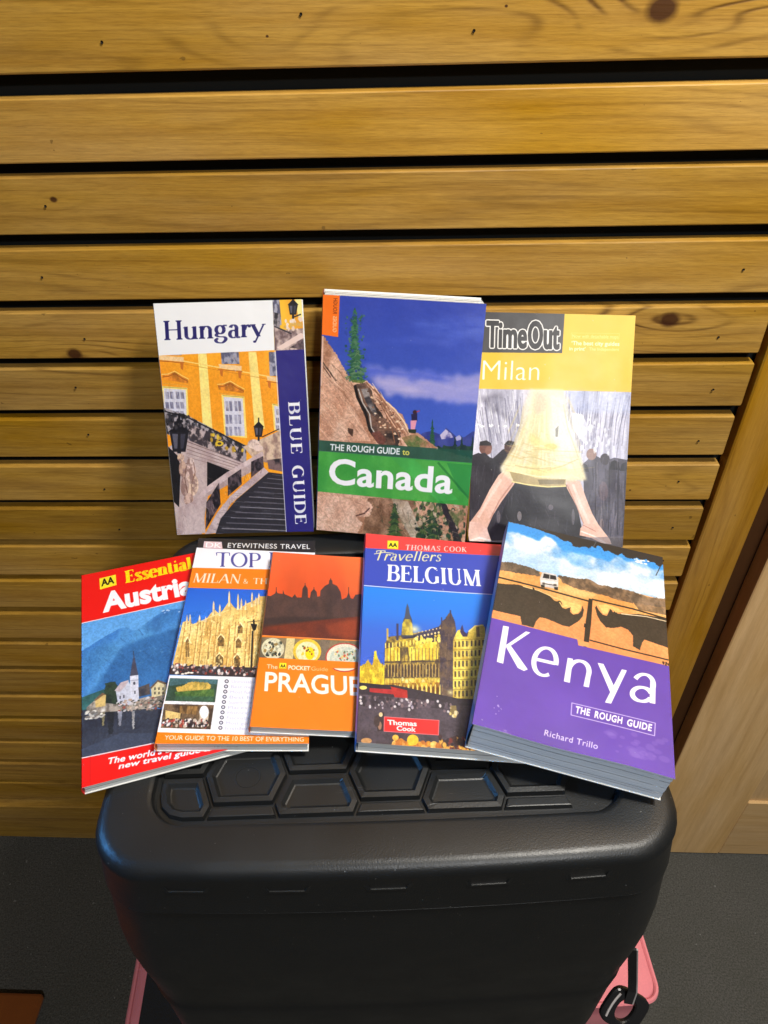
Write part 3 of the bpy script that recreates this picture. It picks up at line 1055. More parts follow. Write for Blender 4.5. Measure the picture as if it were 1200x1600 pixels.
# serif letters drawn with a broad nib: V stem, H bar, D diagonal, A arc, S curve points, B ball
X_ = 0.66
SER = {
 'A': (.76, [('D', .06, 0, .38, 1, .5, 'b'), ('D', .38, 1, .70, 0, 1, 'e'), ('H', .19, .57, .34)]),
 'B': (.66, [('V', .16, 0, 1), ('H', .16, .38, .975), ('H', .16, .40, .52), ('H', .16, .40, .025), ('A', .37, .75, .17, .225, 90, -90), ('A', .38, .27, .21, .245, 90, -90)]),
 'C': (.72, [('A', .40, .5, .31, .49, 52, 310), ('h', .60, .86, .80, .98), ('h', .62, .16, .20, .03)]),
 'D': (.76, [('V', .16, 0, 1), ('H', .16, .36, .975), ('H', .16, .36, .025), ('A', .35, .5, .33, .475, 90, -90)]),
 'E': (.62, [('V', .16, 0, 1), ('H', .16, .54, .975), ('H', .16, .44, .52), ('H', .16, .56, .025), ('t', .54, .975, .78), ('t', .56, .025, .25), ('t', .44, .62, .42)]),
 'G': (.78, [('A', .40, .5, .31, .49, 52, 318), ('h', .60, .86, .80, .98), ('V1', .62, .05, .44)]),
 'H': (.82, [('V', .16, 0, 1), ('V', .66, 0, 1), ('H', .16, .66, .52)]),
 'I': (.32, [('V', .16, 0, 1)]),
 'K': (.78, [('V', .16, 0, 1), ('D', .20, .40, .60, 1, .35, 'e'), ('D', .32, .58, .66, 0, 1, 'e')]),
 'L': (.60, [('V', .16, 0, 1), ('H', .16, .54, .025), ('t', .54, .025, .28)]),
 'M': (.94, [('v', .14, 0, 1), ('V', .79, 0, 1), ('D', .16, 1, .46, 0, 1, ''), ('D', .46, 0, .77, 1, .35, '')]),
 'N': (.82, [('v', .14, 0, 1), ('v', .68, 0, 1), ('D', .14, 1, .68, 0, 1, '')]),
 'O': (.80, [('A', .40, .5, .33, .49, 0, 360)]),
 'P': (.62, [('V', .16, 0, 1), ('H', .16, .36, .975), ('H', .16, .36, .47), ('A', .35, .722, .20, .25, 90, -90)]),
 'S': (.58, [('S', [(.47, .80), (.44, .93), (.29, .985), (.14, .90), (.13, .74), (.28, .57), (.44, .42), (.46, .22), (.32, .03), (.15, .05), (.10, .22)]), ('h', .47, .99, .74, .9)]),
 'T': (.72, [('V', .36, 0, .98), ('H', .06, .66, .975), ('t', .06, .975, .76), ('t', .66, .975, .76)]),
 'U': (.78, [('Vt', .17, .30, 1), ('vt', .63, .30, 1), ('A', .40, .30, .23, .29, 180, 360)]),
 'W': (1.1, [('D', .06, 1, .32, 0, 1, 'b'), ('D', .32, 0, .54, 1, .4, ''), ('D', .54, 1, .80, 0, 1, ''), ('D', .80, 0, 1.04, 1, .4, 'e')]),
 'Y': (.72, [('V', .36, 0, .5), ('D', .08, 1, .36, .46, 1, 'b'), ('D', .36, .46, .64, 1, .4, 'e')]),
 '&': (.86, [('S', [(.78, .50), (.66, .20), (.42, .02), (.16, .10), (.14, .32), (.42, .58), (.48, .82), (.34, .97), (.20, .84), (.28, .60), (.52, .26), (.80, .02)])]),
 'a': (.54, [('V1', .38, .06, .48), ('A', .26, .46, .13, .20, 0, 160), ('A', .25, .19, .15, .19, 60, 300), ('S', [(.38, .08), (.44, .0), (.52, .03)])]),
 'e': (.56, [('A', .28, .33, .20, .33, 0, 320), ('H', .08, .46, .37)]),
 'g': (.56, [('A', .26, .44, .16, .21, 0, 360), ('S', [(.16, .26), (.10, .16), (.20, .08), (.42, .05), (.48, -.08), (.34, -.24), (.14, -.22), (.07, -.10), (.16, .0)]), ('S', [(.38, .60), (.46, .66), (.54, .64)])]),
 'i': (.32, [('Vx', .16, 0, X_), ('B', .16, .88, .075)]),
 'l': (.32, [('Vx', .16, 0, 1)]),
 'n': (.64, [('Vx', .14, 0, X_), ('Vb', .48, 0, .44), ('A', .33, .42, .16, .22, 0, 170)]),
 'r': (.46, [('Vx', .14, 0, X_), ('S', [(.17, .40), (.24, .58), (.36, .64)]), ('B', .38, .57, .07)]),
 's': (.44, [('S', [(.34, .52), (.30, .62), (.18, .64), (.11, .52), (.20, .38), (.34, .24), (.33, .06), (.18, .01), (.09, .14)])]),
 't': (.38, [('V1', .16, .10, .86), ('H', .04, .32, X_ - .02), ('S', [(.16, .12), (.22, .01), (.34, .07)])]),
 'u': (.64, [('Vc', .13, .20, X_), ('Vx2', .48, 0, X_), ('A', .30, .20, .17, .19, 180, 350)]),
 'v': (.56, [('D', .05, X_, .28, 0, 1, 'b'), ('D', .28, 0, .50, X_, .4, 'e')]),
 'y': (.58, [('D', .06, X_, .30, .02, 1, 'b'), ('D', .14, -.30, .52, X_, .4, 'e'), ('B', .12, -.25, .06)]),
 '1': (.40, [('V', .20, 0, 1)]),
 '0': (.62, [('A', .31, .5, .22, .49, 0, 360)]),
 ' ': (.30, []),
}


def serif_text(txt, thick, thin, ser, spc, slant):
    G = []
    def quad(pts):
        q = np.array([(x + slant * y, y) for x, y in pts], np.float64)
        G.append(np.hstack([q, np.roll(q, -1, 0)]))
    def nib(path):
        P_ = np.array(path, float)
        d = np.gradient(P_, axis=0)
        l = np.hypot(d[:, 0], d[:, 1]) + 1e-9
        wv = thin + (thick - thin) * np.abs(d[:, 1] / l) ** 1.3
        nx, ny = -d[:, 1] / l * wv / 2, d[:, 0] / l * wv / 2
        for i in range(len(P_) - 1):
            quad([(P_[i, 0] + nx[i], P_[i, 1] + ny[i]), (P_[i + 1, 0] + nx[i + 1], P_[i + 1, 1] + ny[i + 1]),
                  (P_[i + 1, 0] - nx[i + 1], P_[i + 1, 1] - ny[i + 1]), (P_[i, 0] - nx[i], P_[i, 1] - ny[i])])
    def smooth(pts, k=6):
        out = []
        m = len(pts)
        for i in range(m - 1):
            p0, p1, p2, p3 = (np.array(pts[max(0, i - 1)]), np.array(pts[i]), np.array(pts[i + 1]), np.array(pts[min(m - 1, i + 2)]))
            for j in range(k):
                t = j / k
                out.append(tuple(0.5 * (2 * p1 + (p2 - p0) * t + (2 * p0 - 5 * p1 + 4 * p2 - p3) * t * t + (3 * p1 - p0 - 3 * p2 + p3) * t ** 3)))
        out.append(pts[-1])
        return out
    x = 0.0
    for chh in txt:
        adv, ops = SER.get(chh, (.5, []))
        for op in ops:
            k = op[0]
            if k[0] in 'Vv':
                _, cx, y0, y1 = op
                cx += x; hw = (thick if k[0] == 'V' else thin * 1.2) / 2
                quad([(cx - hw, y0), (cx + hw, y0), (cx + hw, y1), (cx - hw, y1)])
                st_ = thin * .8
                bot = k in ('V', 'v', 'Vx', 'Vb', 'Vx2')
                top = k in ('V', 'v', 'Vt', 'vt')
                if ser > 0:
                    if bot:
                        lft = hw + (0 if k == 'Vx2' else ser)
                        quad([(cx - lft, y0), (cx + hw + ser, y0), (cx + hw + ser, y0 + st_), (cx + hw, y0 + st_ * 2), (cx - hw, y0 + st_ * 2), (cx - lft, y0 + st_)])
                    if top:
                        quad([(cx - hw - ser, y1), (cx + hw + ser, y1), (cx + hw + ser, y1 - st_), (cx + hw, y1 - st_ * 2), (cx - hw, y1 - st_ * 2), (cx - hw - ser, y1 - st_)])
                    if k in ('Vx', 'Vc', 'Vx2'):
                        quad([(cx - hw - ser, y1 - .05), (cx + hw, y1 + .01), (cx + hw, y1 - .10), (cx - hw, y1 - .09)])
            elif k == 'H':
                _, x0, x1, y = op
                quad([(x + x0, y - thin / 2), (x + x1, y - thin / 2), (x + x1, y + thin / 2), (x + x0, y + thin / 2)])
            elif k == 't':
                _, cx, y0, y1 = op
                cx += x
                quad([(cx - thin * .9, y0), (cx + thin * .4, y0), (cx + thin * .5, y1), (cx - thin * .1, y1)])
            elif k == 'h':
                _, cx, ya, yb, yc = op
                cx += x
                quad([(cx, ya), (cx + thin, ya), (cx + thin, yb), (cx, yb)])
            elif k == 'D':
                _, x0, y0, x1, y1, wt, ends = op
                hw = (thin + (thick - thin) * (wt if wt >= .9 else wt * .4)) / 2 * 1.1
                quad([(x + x0 - hw, y0), (x + x0 + hw, y0), (x + x1 + hw, y1), (x + x1 - hw, y1)])
                if ser > 0:
                    for e, ex, ey in (('b', x0, y0), ('e', x1, y1)):
                        if e in ends:
                            o_ = 1 if ey < .3 else -1
                            quad([(x + ex - hw - ser * .8, ey), (x + ex + hw + ser * .8, ey), (x + ex + hw + ser * .8, ey + o_ * thin * .8), (x + ex - hw - ser * .8, ey + o_ * thin * .8)])
            elif k == 'A':
                _, cx, cy, rx, ry, a0, a1 = op
                m = 22
                P_ = [(x + cx + rx * math.cos(math.radians(a0 + (a1 - a0) * i / m)), cy + ry * math.sin(math.radians(a0 + (a1 - a0) * i / m))) for i in range(m + 1)]
                nib(P_)
            elif k == 'S':
                nib([(x + px_, py_) for px_, py_ in smooth(op[1])])
            elif k == 'B':
                _, cx, cy, r_ = op
                quad([(x + cx + r_ * math.cos(i * PI / 6), cy + r_ * math.sin(i * PI / 6)) for i in range(12)])
        x += adv + spc
    mn = min(g[:, [0, 2]].min() for g in G); mx = max(g[:, [0, 2]].max() for g in G)
    for g in G: g[:, [0, 2]] -= mn
    return G, mx - mn, 1.0


# ---- pose, size and artwork frame of every book (metres, relative to the camera point at the origin)
BK = {
'hungary':dict(w=0.1234,h=0.2011,T=0.0110,TL=(-0.2103,0.5797,-0.2595),R=[[0.9986, -0.0333, 0.0404], [0.0506, 0.4201, -0.9061], [0.0132, 0.9069, 0.4212]],H=[0.00107109, -0.000110697, -0.0741105, 1.79363e-05, 0.000633515, -0.0629278, -2.48866e-06, -5.28135e-05]),
'canada':dict(w=0.1325,h=0.2024,T=0.0260,TL=(-0.0675,0.5754,-0.2490),R=[[0.9942, 0.0487, -0.0961], [-0.1074, 0.3854, -0.9165], [-0.0076, 0.9215, 0.3884]],H=[0.00104801, 2.93739e-05, -0.101468, -3.75194e-05, 0.000647536, -0.0462517, 2.75072e-05, -6.32909e-05]),
'milan':dict(w=0.1343,h=0.1996,T=0.0100,TL=(0.0627,0.6066,-0.2775),R=[[0.9991, 0.0252, -0.0327], [-0.0413, 0.5941, -0.8034], [-0.0009, 0.804, 0.5946]],H=[0.00102827, 4.45958e-05, -0.113668, -1.67549e-05, 0.000685987, -0.0456686, 1.25639e-05, -1.18841e-05]),
'austria':dict(w=0.1189,h=0.2030,T=0.0080,TL=(-0.2705,0.4384,-0.4387),R=[[0.9451, -0.3267, 0.0107], [0.3267, 0.9451, 0.0015], [-0.0106, 0.002, 0.9999]],H=[0.00121555, -5.47334e-07, -0.0813717, 0.000220685, 0.00111036, -0.307094, -1.40161e-06, 0.000264786]),
'top10':dict(w=0.1010,h=0.2028,T=0.0090,TL=(-0.1774,0.4752,-0.4278),R=[[0.9933, -0.0775, 0.0858], [0.0775, 0.997, 0.0032], [-0.0858, 0.0035, 0.9963]],H=[0.00129441, 0.000275779, -0.462911, -2.51387e-05, 0.000981907, -0.0783763, -2.41029e-05, 0.000233242]),
'prague':dict(w=0.0783,h=0.1689,T=0.0070,TL=(-0.1082,0.4519,-0.4210),R=[[0.9909, -0.051, 0.1248], [0.0515, 0.9987, -0.0005], [-0.1246, 0.007, 0.9922]],H=[0.00145165, 0.000193507, -0.341487, -6.92696e-05, 0.000988045, -0.0884159, -3.16248e-05, 0.000203675]),
'belgium':dict(w=0.1177,h=0.2039,T=0.0110,TL=(-0.0316,0.4754,-0.4196),R=[[0.9931, -0.0175, 0.1162], [0.0175, 0.9998, 0.0018], [-0.1162, 0.0002, 0.9932]],H=[0.00117662, 5.21261e-05, -0.152769, -9.15069e-05, 0.00102179, -0.0426417, -3.61534e-05, 0.000251806]),
'kenya':dict(w=0.1263,h=0.2006,T=0.0270,TL=(0.0877,0.4697,-0.3989),R=[[0.9717, 0.2127, 0.1025], [-0.2106, 0.9771, -0.0309], [-0.1067, 0.0084, 0.9943]],H=[0.00123099, 0.000222486, -0.359212, -0.000280415, 0.00119891, 0.0227226, -3.77437e-05, 0.000295408]),
}
WHITE = (240, 240, 242)


def art_hungary(c):
    # yellow palace photograph
    c.poly('60,400 900,380 930,1560 200,1560', (252, 170, 36), (240, 145, 25), n=(4, 5, 3, 1.6))
    for x0, x1, x2, x3 in ((357, 410, 448, 388), (672, 722, 775, 712)):
        c.poly([(x0, 400), (x1, 400), (x2, 880), (x3, 880)], (252, 226, 130), n=(6, 20, 5, .15))
    c.line('120,430 840,560', (250, 215, 120), 7); c.line('120,448 840,578', (205, 130, 40), 3)
    # upper windows with sills
    for (x, y, w, h) in ((500, 400, 112, 75), (100, 400, 150, 20), (800, 400, 60, 150)):
        c.poly([(x, y), (x + w, y), (x + w + 6, y + h), (x + 6, y + h)], (88, 88, 112), (160, 158, 175), n=(45, 45, 6, 5))
        c.poly([(x - 14, y + h), (x + w + 18, y + h + 12), (x + w + 18, y + h + 42), (x - 8, y + h + 26)], (245, 205, 150))
        c.line([(x - 14, y + h + 34), (x + w + 22, y + h + 46)], (170, 90, 30), 5)
        c.poly([(x - 8, y + h + 30), (x + 14, y + h + 32), (x + 12, y + h + 80), (x - 2, y + h + 70)], (200, 110, 35))
        c.poly([(x + w - 4, y + h + 44), (x + w + 18, y + h + 46), (x + w + 14, y + h + 92), (x + w, y + h + 86)], (200, 110, 35))
    # pediments
    for dx, dy in ((0, 0), (348, 62)):
        c.poly([(135 + dx, 545 + dy), (165 + dx, 540 + dy), (212 + dx, 525 + dy), (255 + dx, 552 + dy), (296 + dx, 572 + dy), (296 + dx, 596 + dy), (140 + dx, 572 + dy)], (215, 128, 36), n=(30, 30, 8, .8))
        c.line([(130 + dx, 540 + dy), (170 + dx, 538 + dy), (212 + dx, 520 + dy), (258 + dx, 548 + dy), (300 + dx, 570 + dy)], (255, 215, 120), 5)
        c.line([(136 + dx, 556 + dy), (172 + dx, 552 + dy), (212 + dx, 536 + dy), (254 + dx, 562 + dy), (296 + dx, 584 + dy)], (140, 72, 22), 4)
        c.line([(140 + dx, 596 + dy), (296 + dx, 610 + dy)], (230, 160, 60), 5)
    # lower windows: yellow surround, white casement, dark panes
    for (x, y, w, h, lean) in ((136, 618, 145, 190, 6), (512, 672, 125, 250, 14), (828, 728, 60, 160, 8)):
        c.poly([(x - 8, y - 6), (x + w + 10, y + 6), (x + w + 14 + lean, y + h + 16), (x - 2 + lean, y + h)], (255, 225, 120))
        c.poly([(x + 6, y + 8), (x + w, y + 18), (x + w + lean, y + h + 4), (x + 6 + lean, y + h - 6)], (214, 212, 226))
        ni = 2 if w > 100 else 1
        for i in range(ni):
            for (f0, f1) in ((.08, .36), (.42, .68), (.72, .98)):
                xa = x + 16 + i * (w - 14) / ni; xb = xa + (w - 40) / ni
                for q in range(2):
                    xq0 = xa + q * (xb - xa) * .54; xq1 = xq0 + (xb - xa) * .42
                    c.poly([(xq0, y + 14 + h * f0), (xq1, y + 16 + h * f0), (xq1 + 5, y + 8 + h * f1), (xq0 + 5, y + 6 + h * f1)], (122, 120, 145), (175, 172, 190), n=(40, 30, 9, 4))
        c.line([(x, y), (x + w + 6, y + 10)], (130, 120, 70), 3)
    # dark railing of the first flight
    c.poly('120,740 300,800 520,915 660,985 660,1110 420,1040 140,900', (46, 44, 50), (170, 160, 165), n=(42, 40, 11, 7))
    c.poly('300,850 420,895 640,1010 640,1100 300,960', (190, 170, 168), (60, 52, 58), n=(36, 40, 12, 7))
    c.line('120,762 300,812 520,922 660,992', (28, 26, 32), 9)
    c.dots('420,900 640,1000 640,1040 420,960', 26, (6, 12), [(225, 190, 60), (190, 150, 50), (40, 38, 42)], 3)
    c.ell(492, 972, 26, 16, (226, 190, 52)); c.ell(492, 972, 12, 8, (80, 60, 30))
    # pale stone landing and wall
    c.poly('250,930 640,1095 770,1040 760,1110 420,1300 380,1560 200,1560 170,1000', (203, 182, 178), (176, 152, 150), n=(10, 8, 13, 3))
    for i in range(5):
        c.line([(290, 960 + i * 24), (640 - i * 10, 1090 + i * 13)], (120 + 10 * i, 96 + 10 * i, 96 + 10 * i), 5)
    c.poly('415,1085 560,1140 470,1230 415,1270', (20, 18, 22))
    # arch and terrace right
    c.poly('640,990 760,940 870,890 905,1080 780,1090 700,1060', (214, 186, 160), (150, 120, 110), n=(28, 28, 15, 4))
    c.line('760,930 865,880', (40, 34, 40), 6)
    c.poly('790,1075 900,1060 905,1150 800,1130', (40, 34, 40), (120, 96, 96), n=(20, 20, 16, 5))
    c.ell(708, 975, 40, 30, (235, 210, 195), (180, 150, 140), n=(40, 40, 17, 5)); c.ell(735, 1000, 30, 20, (226, 200, 188))
    # handrail of the main stair
    c.poly('760,1020 770,1045 560,1180 430,1270 300,1375 235,1400 225,1375 330,1330 420,1235 540,1150', (226, 205, 203), (190, 165, 165), n=(16, 20, 18, 2))
    for (x0, y0, x1, y1, x2, y2, x3, y3) in ((690, 1085, 765, 1050, 770, 1120, 690, 1185), (545, 1185, 628, 1130, 632, 1225, 545, 1300), (410, 1340, 490, 1215, 500, 1350, 405, 1510)):
        c.poly([(x0, y0), (x1, y1), (x2, y2), (x3, y3)], (30, 26, 32), (92, 76, 82), n=(36, 36, 19, 5))
    c.poly('770,1120 800,1150 560,1350 470,1530 400,1540 480,1400 560,1300 700,1180', (212, 190, 190), (180, 156, 158), n=(16, 20, 20, 2.5))
    # steps
    c.poly('800,1150 915,1165 930,1560 460,1560 500,1440 600,1320', (44, 42, 50))
    for i in range(13):
        t = i / 12
        y = 1165 + 370 * t ** 1.12
        xl = 800 - 340 * t
        c.line([(xl + 20, y), (930, y + 14)], (138, 132, 142) if i % 2 else (100, 95, 106), 3 + 5 * t)
    # street lamps
    def lamp(x, y, k, base):
        c.poly([(x - 30 * k, y), (x + 30 * k, y), (x + 20 * k, y + 62 * k), (x - 20 * k, y + 62 * k)], (30, 28, 34))
        c.poly([(x - 22 * k, y + 6 * k), (x - 4 * k, y + 6 * k), (x - 6 * k, y + 52 * k), (x - 15 * k, y + 52 * k)], (92, 90, 104))
        c.poly([(x + 4 * k, y + 6 * k), (x + 20 * k, y + 6 * k), (x + 13 * k, y + 52 * k), (x + 4 * k, y + 52 * k)], (60, 58, 70))
        c.poly([(x - 34 * k, y), (x, y - 36 * k), (x + 34 * k, y)], (24, 22, 28))
        c.line([(x, y - 56 * k), (x, y - 20 * k)], (24, 22, 28), 8 * k)
        c.line([(x, y + 60 * k), (x, y + base * k)], (30, 28, 34), 13 * k)
    lamp(737, 868, 1.0, 84)
    c.poly('165,985 232,1050 250,1120 240,1370 200,1330', (26, 24, 28))
    lamp(240, 900, 2.0, 64)
    c.dots('165,800 300,800 300,870 165,870', 30, (6, 12), [(26, 24, 30), (60, 56, 62), (120, 112, 116)], 21)
    # statue
    for (x, y, rx, ry, col) in ((312, 1085, 22, 26, (236, 214, 206)), (300, 1150, 48, 60, (228, 200, 190)), (322, 1230, 40, 70, (235, 205, 180)), (262, 1130, 24, 50, (205, 170, 150)),
                                (300, 1320, 30, 40, (214, 180, 164)), (250, 1060, 22, 24, (222, 188, 160)), (275, 1240, 26, 60, (190, 160, 150))):
        c.ell(x, y, rx, ry, col, (150, 118, 110), n=(40, 44, 23, 5))
    c.line('330,1090 340,1150 318,1230 322,1330', (130, 88, 70), 5); c.line('285,1110 275,1190 292,1280', (120, 84, 70), 6)
    c.poly('240,1370 390,1310 405,1530 225,1540', (208, 186, 184), (176, 150, 150), n=(10, 10, 25, 3))
    c.strokes('240,1000 640,1080 400,1500 230,1540', 70, (16, 60), 70, (2, 5), [(232, 214, 210), (140, 116, 116), (170, 146, 144)], 71, .45, .8)
    c.strokes('560,1170 790,1130 560,1350 460,1500', 40, (14, 40), 60, (2, 5), [(236, 220, 216), (120, 98, 100)], 72, .5, .9)
    c.strokes('560,1290 900,1250 910,1530 480,1540', 80, (30, 120), 3, (2, 4), [(150, 146, 158), (26, 24, 30), (84, 80, 92)], 73, .5, .05)
    c.strokes('130,430 840,420 870,860 180,800', 90, (20, 80), 88, (1.5, 3), [(226, 132, 24), (255, 192, 70), (236, 160, 44)], 74, .35, .1)
    c.photo('100,400 842,385 920,1560 180,1560', 1, .5)
    # white title panel
    c.poly('40,60 828,60 842,388 60,425', WHITE)
    c.text('Hungary', (148, 326), (782, 303), (141, 206), (32, 26, 98), 'serif', thick=.15, thin=.05, ser=.05, spc=-.005)
    # small picture top right
    c.poly('822,40 1020,40 1030,386 836,386', (248, 190, 50), (235, 160, 40), n=(6, 5, 33, 2))
    c.poly('822,60 865,60 880,230 832,240', (168, 166, 182), (90, 88, 110), n=(50, 40, 34, 6))
    c.poly('960,50 1012,50 1022,190 985,180', (252, 235, 150))
    c.poly('826,150 868,160 872,300 834,310', (50, 46, 52), (150, 140, 145), n=(44, 44, 35, 6))
    c.poly('834,240 905,262 1030,250 1030,390 836,390', (204, 180, 172), (110, 88, 90), n=(30, 30, 36, 4))
    c.line('836,240 940,285', (50, 44, 50), 8); c.poly('850,372 1000,280 1022,290 1022,310 880,388', (232, 205, 196)); c.poly('930,372 1020,320 1025,385', (60, 50, 56), (120, 100, 104), n=(30, 30, 37, 5))
    c.dots('900,190 1010,190 1010,260 900,260', 22, (7, 13), [(232, 205, 185), (214, 170, 90), (240, 220, 205)], 8)
    lamp(952, 105, 1.0, 84)
    c.line('960,180 1000,165', (40, 34, 40), 8)
    # blue strip
    c.poly('844,391 1040,383 1110,1560 914,1560', (40, 34, 118), n=(5, 8, 38, .10))
    c.line('839,391 912,1545', (225, 222, 232), 4)
    c.text('BLUE', (921, 712), (941, 1034), (992, 709), WHITE, 'serif', thick=.17, thin=.055, ser=.05, spc=.05)
    c.text('GUIDE', (944, 1110), (967, 1472), (1016, 1106), WHITE, 'serif', thick=.17, thin=.055, ser=.05, spc=.05)


def art_canada(c):
    c.poly('40,40 1120,60 1120,1000 40,1000', (50, 68, 168), g=(66, 98, 196))
    # clouds
    c.poly('320,510 1100,560 1100,745 760,710 420,640', (96, 110, 208), (176, 168, 216), n=(3, 16, 3, 3.2), a=.75, rag=14, soft=10)
    c.poly('400,560 1100,640 1100,735 780,705 460,680', (158, 156, 214), (196, 184, 220), n=(3, 22, 4, 3), a=.7, rag=14, soft=9)
    c.poly('600,250 1100,200 1100,330 760,330', (50, 74, 186), (92, 114, 208), n=(3, 22, 6, 3.5), a=.45, rag=16, soft=14)
    c.poly('300,330 900,330 900,380 300,370', (54, 78, 188), (92, 110, 206), n=(3, 18, 7, 3.5), a=.4, rag=14, soft=12)
    # far mountains
    c.poly('650,930 690,900 740,890 800,915 826,870 860,900 900,935 940,925 985,895 1060,900 1060,1090 620,1090', (46, 56, 128), (66, 76, 148), n=(20, 20, 8, 3))
    c.poly('790,915 824,880 855,905 870,930 800,940', (196, 186, 214), (80, 80, 150), n=(30, 30, 9, 4))
    c.poly('880,930 905,915 925,940 890,950', (170, 166, 205))
    c.poly('640,990 1060,970 1060,1110 640,1110', (22, 48, 48), (36, 66, 52), n=(30, 30, 10, 4), rag=8)
    def fir(x, y0, y1, w, c1, c2, seed):
        r = random.Random(seed)
        n = int((y1 - y0) / 7)
        for i in range(n):
            t = i / n
            y = y0 + (y1 - y0) * t
            ww = w * (0.18 + 0.82 * t ** .8) * r.uniform(.6, 1.15)
            c.poly([(x - ww, y + 11 * r.random()), (x - ww * .3, y - 7), (x, y - 12), (x + ww * .4, y - 5), (x + ww * r.uniform(.7, 1.1), y + 13 * r.random()), (x, y + 9)], r.choice([c1, c2]))
    fir(745, 830, 985, 26, (30, 74, 58), (46, 92, 64), 5)
    for fx in (700, 920, 985, 880): fir(fx, 930, 1040, 20, (16, 42, 44), (24, 56, 50), int(fx))
    # rocky slope
    rock = (222, 176, 150); rock2 = (176, 124, 96)
    c.poly('60,310 100,325 170,430 245,560 350,590 415,640 470,710 520,750 575,810 605,880 660,900 720,950 790,1000 1000,1060 1000,1600 40,1600', rock, rock2, n=(11, 9, 11, 2.6), rag=4)
    c.poly('60,500 100,540 230,690 330,860 380,950 60,950', (228, 186, 160), (198, 146, 118), n=(14, 10, 12, 2.6), a=.9)
    c.line('92,480 150,560 172,590', (70, 50, 44), 10); c.line('92,500 140,570', (100, 70, 58), 7)
    c.strokes('70,420 180,520 560,930 70,940', 170, (30, 120), 52, (2, 6), [(248, 212, 184), (150, 104, 80), (238, 196, 166), (122, 84, 66), (255, 228, 200), (186, 140, 112)], 61, .5)
    c.strokes('340,600 420,640 620,900 560,940', 90, (20, 80), 55, (2, 6), [(248, 212, 184), (150, 104, 80), (238, 196, 166), (122, 84, 66), (255, 228, 200), (186, 140, 112)], 62, .7)
    c.strokes('90,560 200,640 420,930 80,940', 60, (20, 60), 20, (2, 5), [(248, 212, 184), (150, 104, 80), (238, 196, 166), (122, 84, 66), (255, 228, 200), (186, 140, 112)], 64, .4, .8)
    # striped cleft
    c.poly('280,615 345,600 385,650 400,720 470,830 560,900 540,985 450,985 400,925 350,820 300,700', (120, 88, 72), (52, 42, 40), n=(9, 26, 13, 5), rag=3)
    c.line('284,622 300,690 350,790 372,880 420,950', (34, 26, 26), 18)
    c.line('305,640 330,720 372,790 382,870 440,960', (200, 190, 180), 7)
    c.poly('320,640 360,635 380,700 420,790 400,800 350,720', (70, 64, 66), (150, 140, 136), n=(12, 40, 14, 5))
    c.poly('380,900 430,890 470,940 450,985 415,960', (110, 66, 56))
    for p in ('350,600 430,680 470,770 540,880', '400,640 470,730 520,820 570,900', '470,800 540,900 560,970', '420,700 500,850 520,960'):
        c.line(p, (140, 92, 66), 6)
    c.line('470,715 520,760 580,840 600,885', (246, 214, 176), 8)
    c.dots('350,620 560,800 580,960 430,900', 60, (4, 9), [(236, 196, 160), (90, 60, 48), (150, 100, 74), (248, 216, 184)], 31, .7)
    c.poly('560,930 640,910 720,960 700,990 600,985', (150, 120, 84), (90, 110, 60), n=(30, 30, 15, 4))
    c.poly('240,870 275,880 270,925 245,900', (80, 56, 46))
    c.poly('240,560 300,560 350,590 330,605 270,600', (60, 90, 46), (110, 120, 60), n=(40, 40, 16, 4))
    # the tall fir
    fir(284, 165, 560, 58, (38, 84, 66), (62, 112, 78), 9)
    fir(300, 400, 585, 52, (96, 128, 92), (54, 100, 66), 13)
    c.dots('225,200 340,200 360,590 230,590', 150, (4, 9), [(34, 78, 60), (80, 122, 90), (52, 100, 72), (44, 66, 150)], 17, 1.0, .8)
    # hiker
    c.ell(641, 778, 13, 13, (60, 34, 40)); c.poly('618,790 655,785 655,830 622,830', (40, 34, 70)); c.poly('615,828 652,826 640,885 616,880', (226, 150, 170)); c.line('652,776 668,770', (190, 60, 60), 6)
    c.poly('600,880 650,880 645,905 605,900', (40, 50, 34))
    # lower landscape
    c.poly('360,1290 520,1280 640,1300 720,1600 470,1600 330,1500', (170, 130, 104), (120, 86, 64), n=(16, 16, 18, 3))
    c.poly('40,1270 350,1290 390,1340 370,1400 290,1400 330,1440 300,1500 40,1500', (232, 190, 166), (200, 150, 124), n=(12, 10, 19, 2.6), rag=3)
    c.line('290,1395 340,1380 370,1350', (90, 50, 44), 9)
    c.poly('500,1290 600,1310 700,1540 640,1560 560,1430', (196, 178, 158), (150, 130, 108), n=(10, 22, 20, 3))
    for fx, fy, w_ in ((520, 1330, 60), (750, 1320, 80), (690, 1400, 60)):
        fir(fx, fy, fy + 210, w_, (34, 62, 44), (70, 92, 50), fx)
    c.dots('640,1300 940,1330 930,1560 640,1560', 170, (6, 14), [(40, 66, 46), (86, 104, 60), (150, 130, 100), (30, 44, 40), (190, 166, 140)], 41)
    c.poly('780,1290 830,1330 925,1560 880,1560', (44, 38, 44))
    c.poly('840,1370 930,1360 930,1500 880,1440', (200, 150, 120), (90, 100, 60), n=(26, 26, 22, 4))
    c.photo('20,320 100,325 245,560 350,590 470,710 600,880 770,990 1000,1060 1000,1600 20,1600', 2, 1.2)
    c.photo('20,40 1100,40 1100,1000 20,1000', 5, .18)
    c.strokes('60,1270 380,1290 340,1480 60,1480', 70, (20, 70), 40, (2, 6), [(248, 212, 184), (150, 104, 80), (238, 196, 166), (122, 84, 66), (255, 228, 200), (186, 140, 112)], 63, .45, .6)
    c.strokes('380,1300 940,1320 930,1550 480,1550', 150, (10, 44), 70, (2, 6), [(44, 70, 46), (96, 110, 66), (176, 150, 120), (28, 42, 36), (206, 180, 150), (120, 92, 70)], 65, .6, .9)
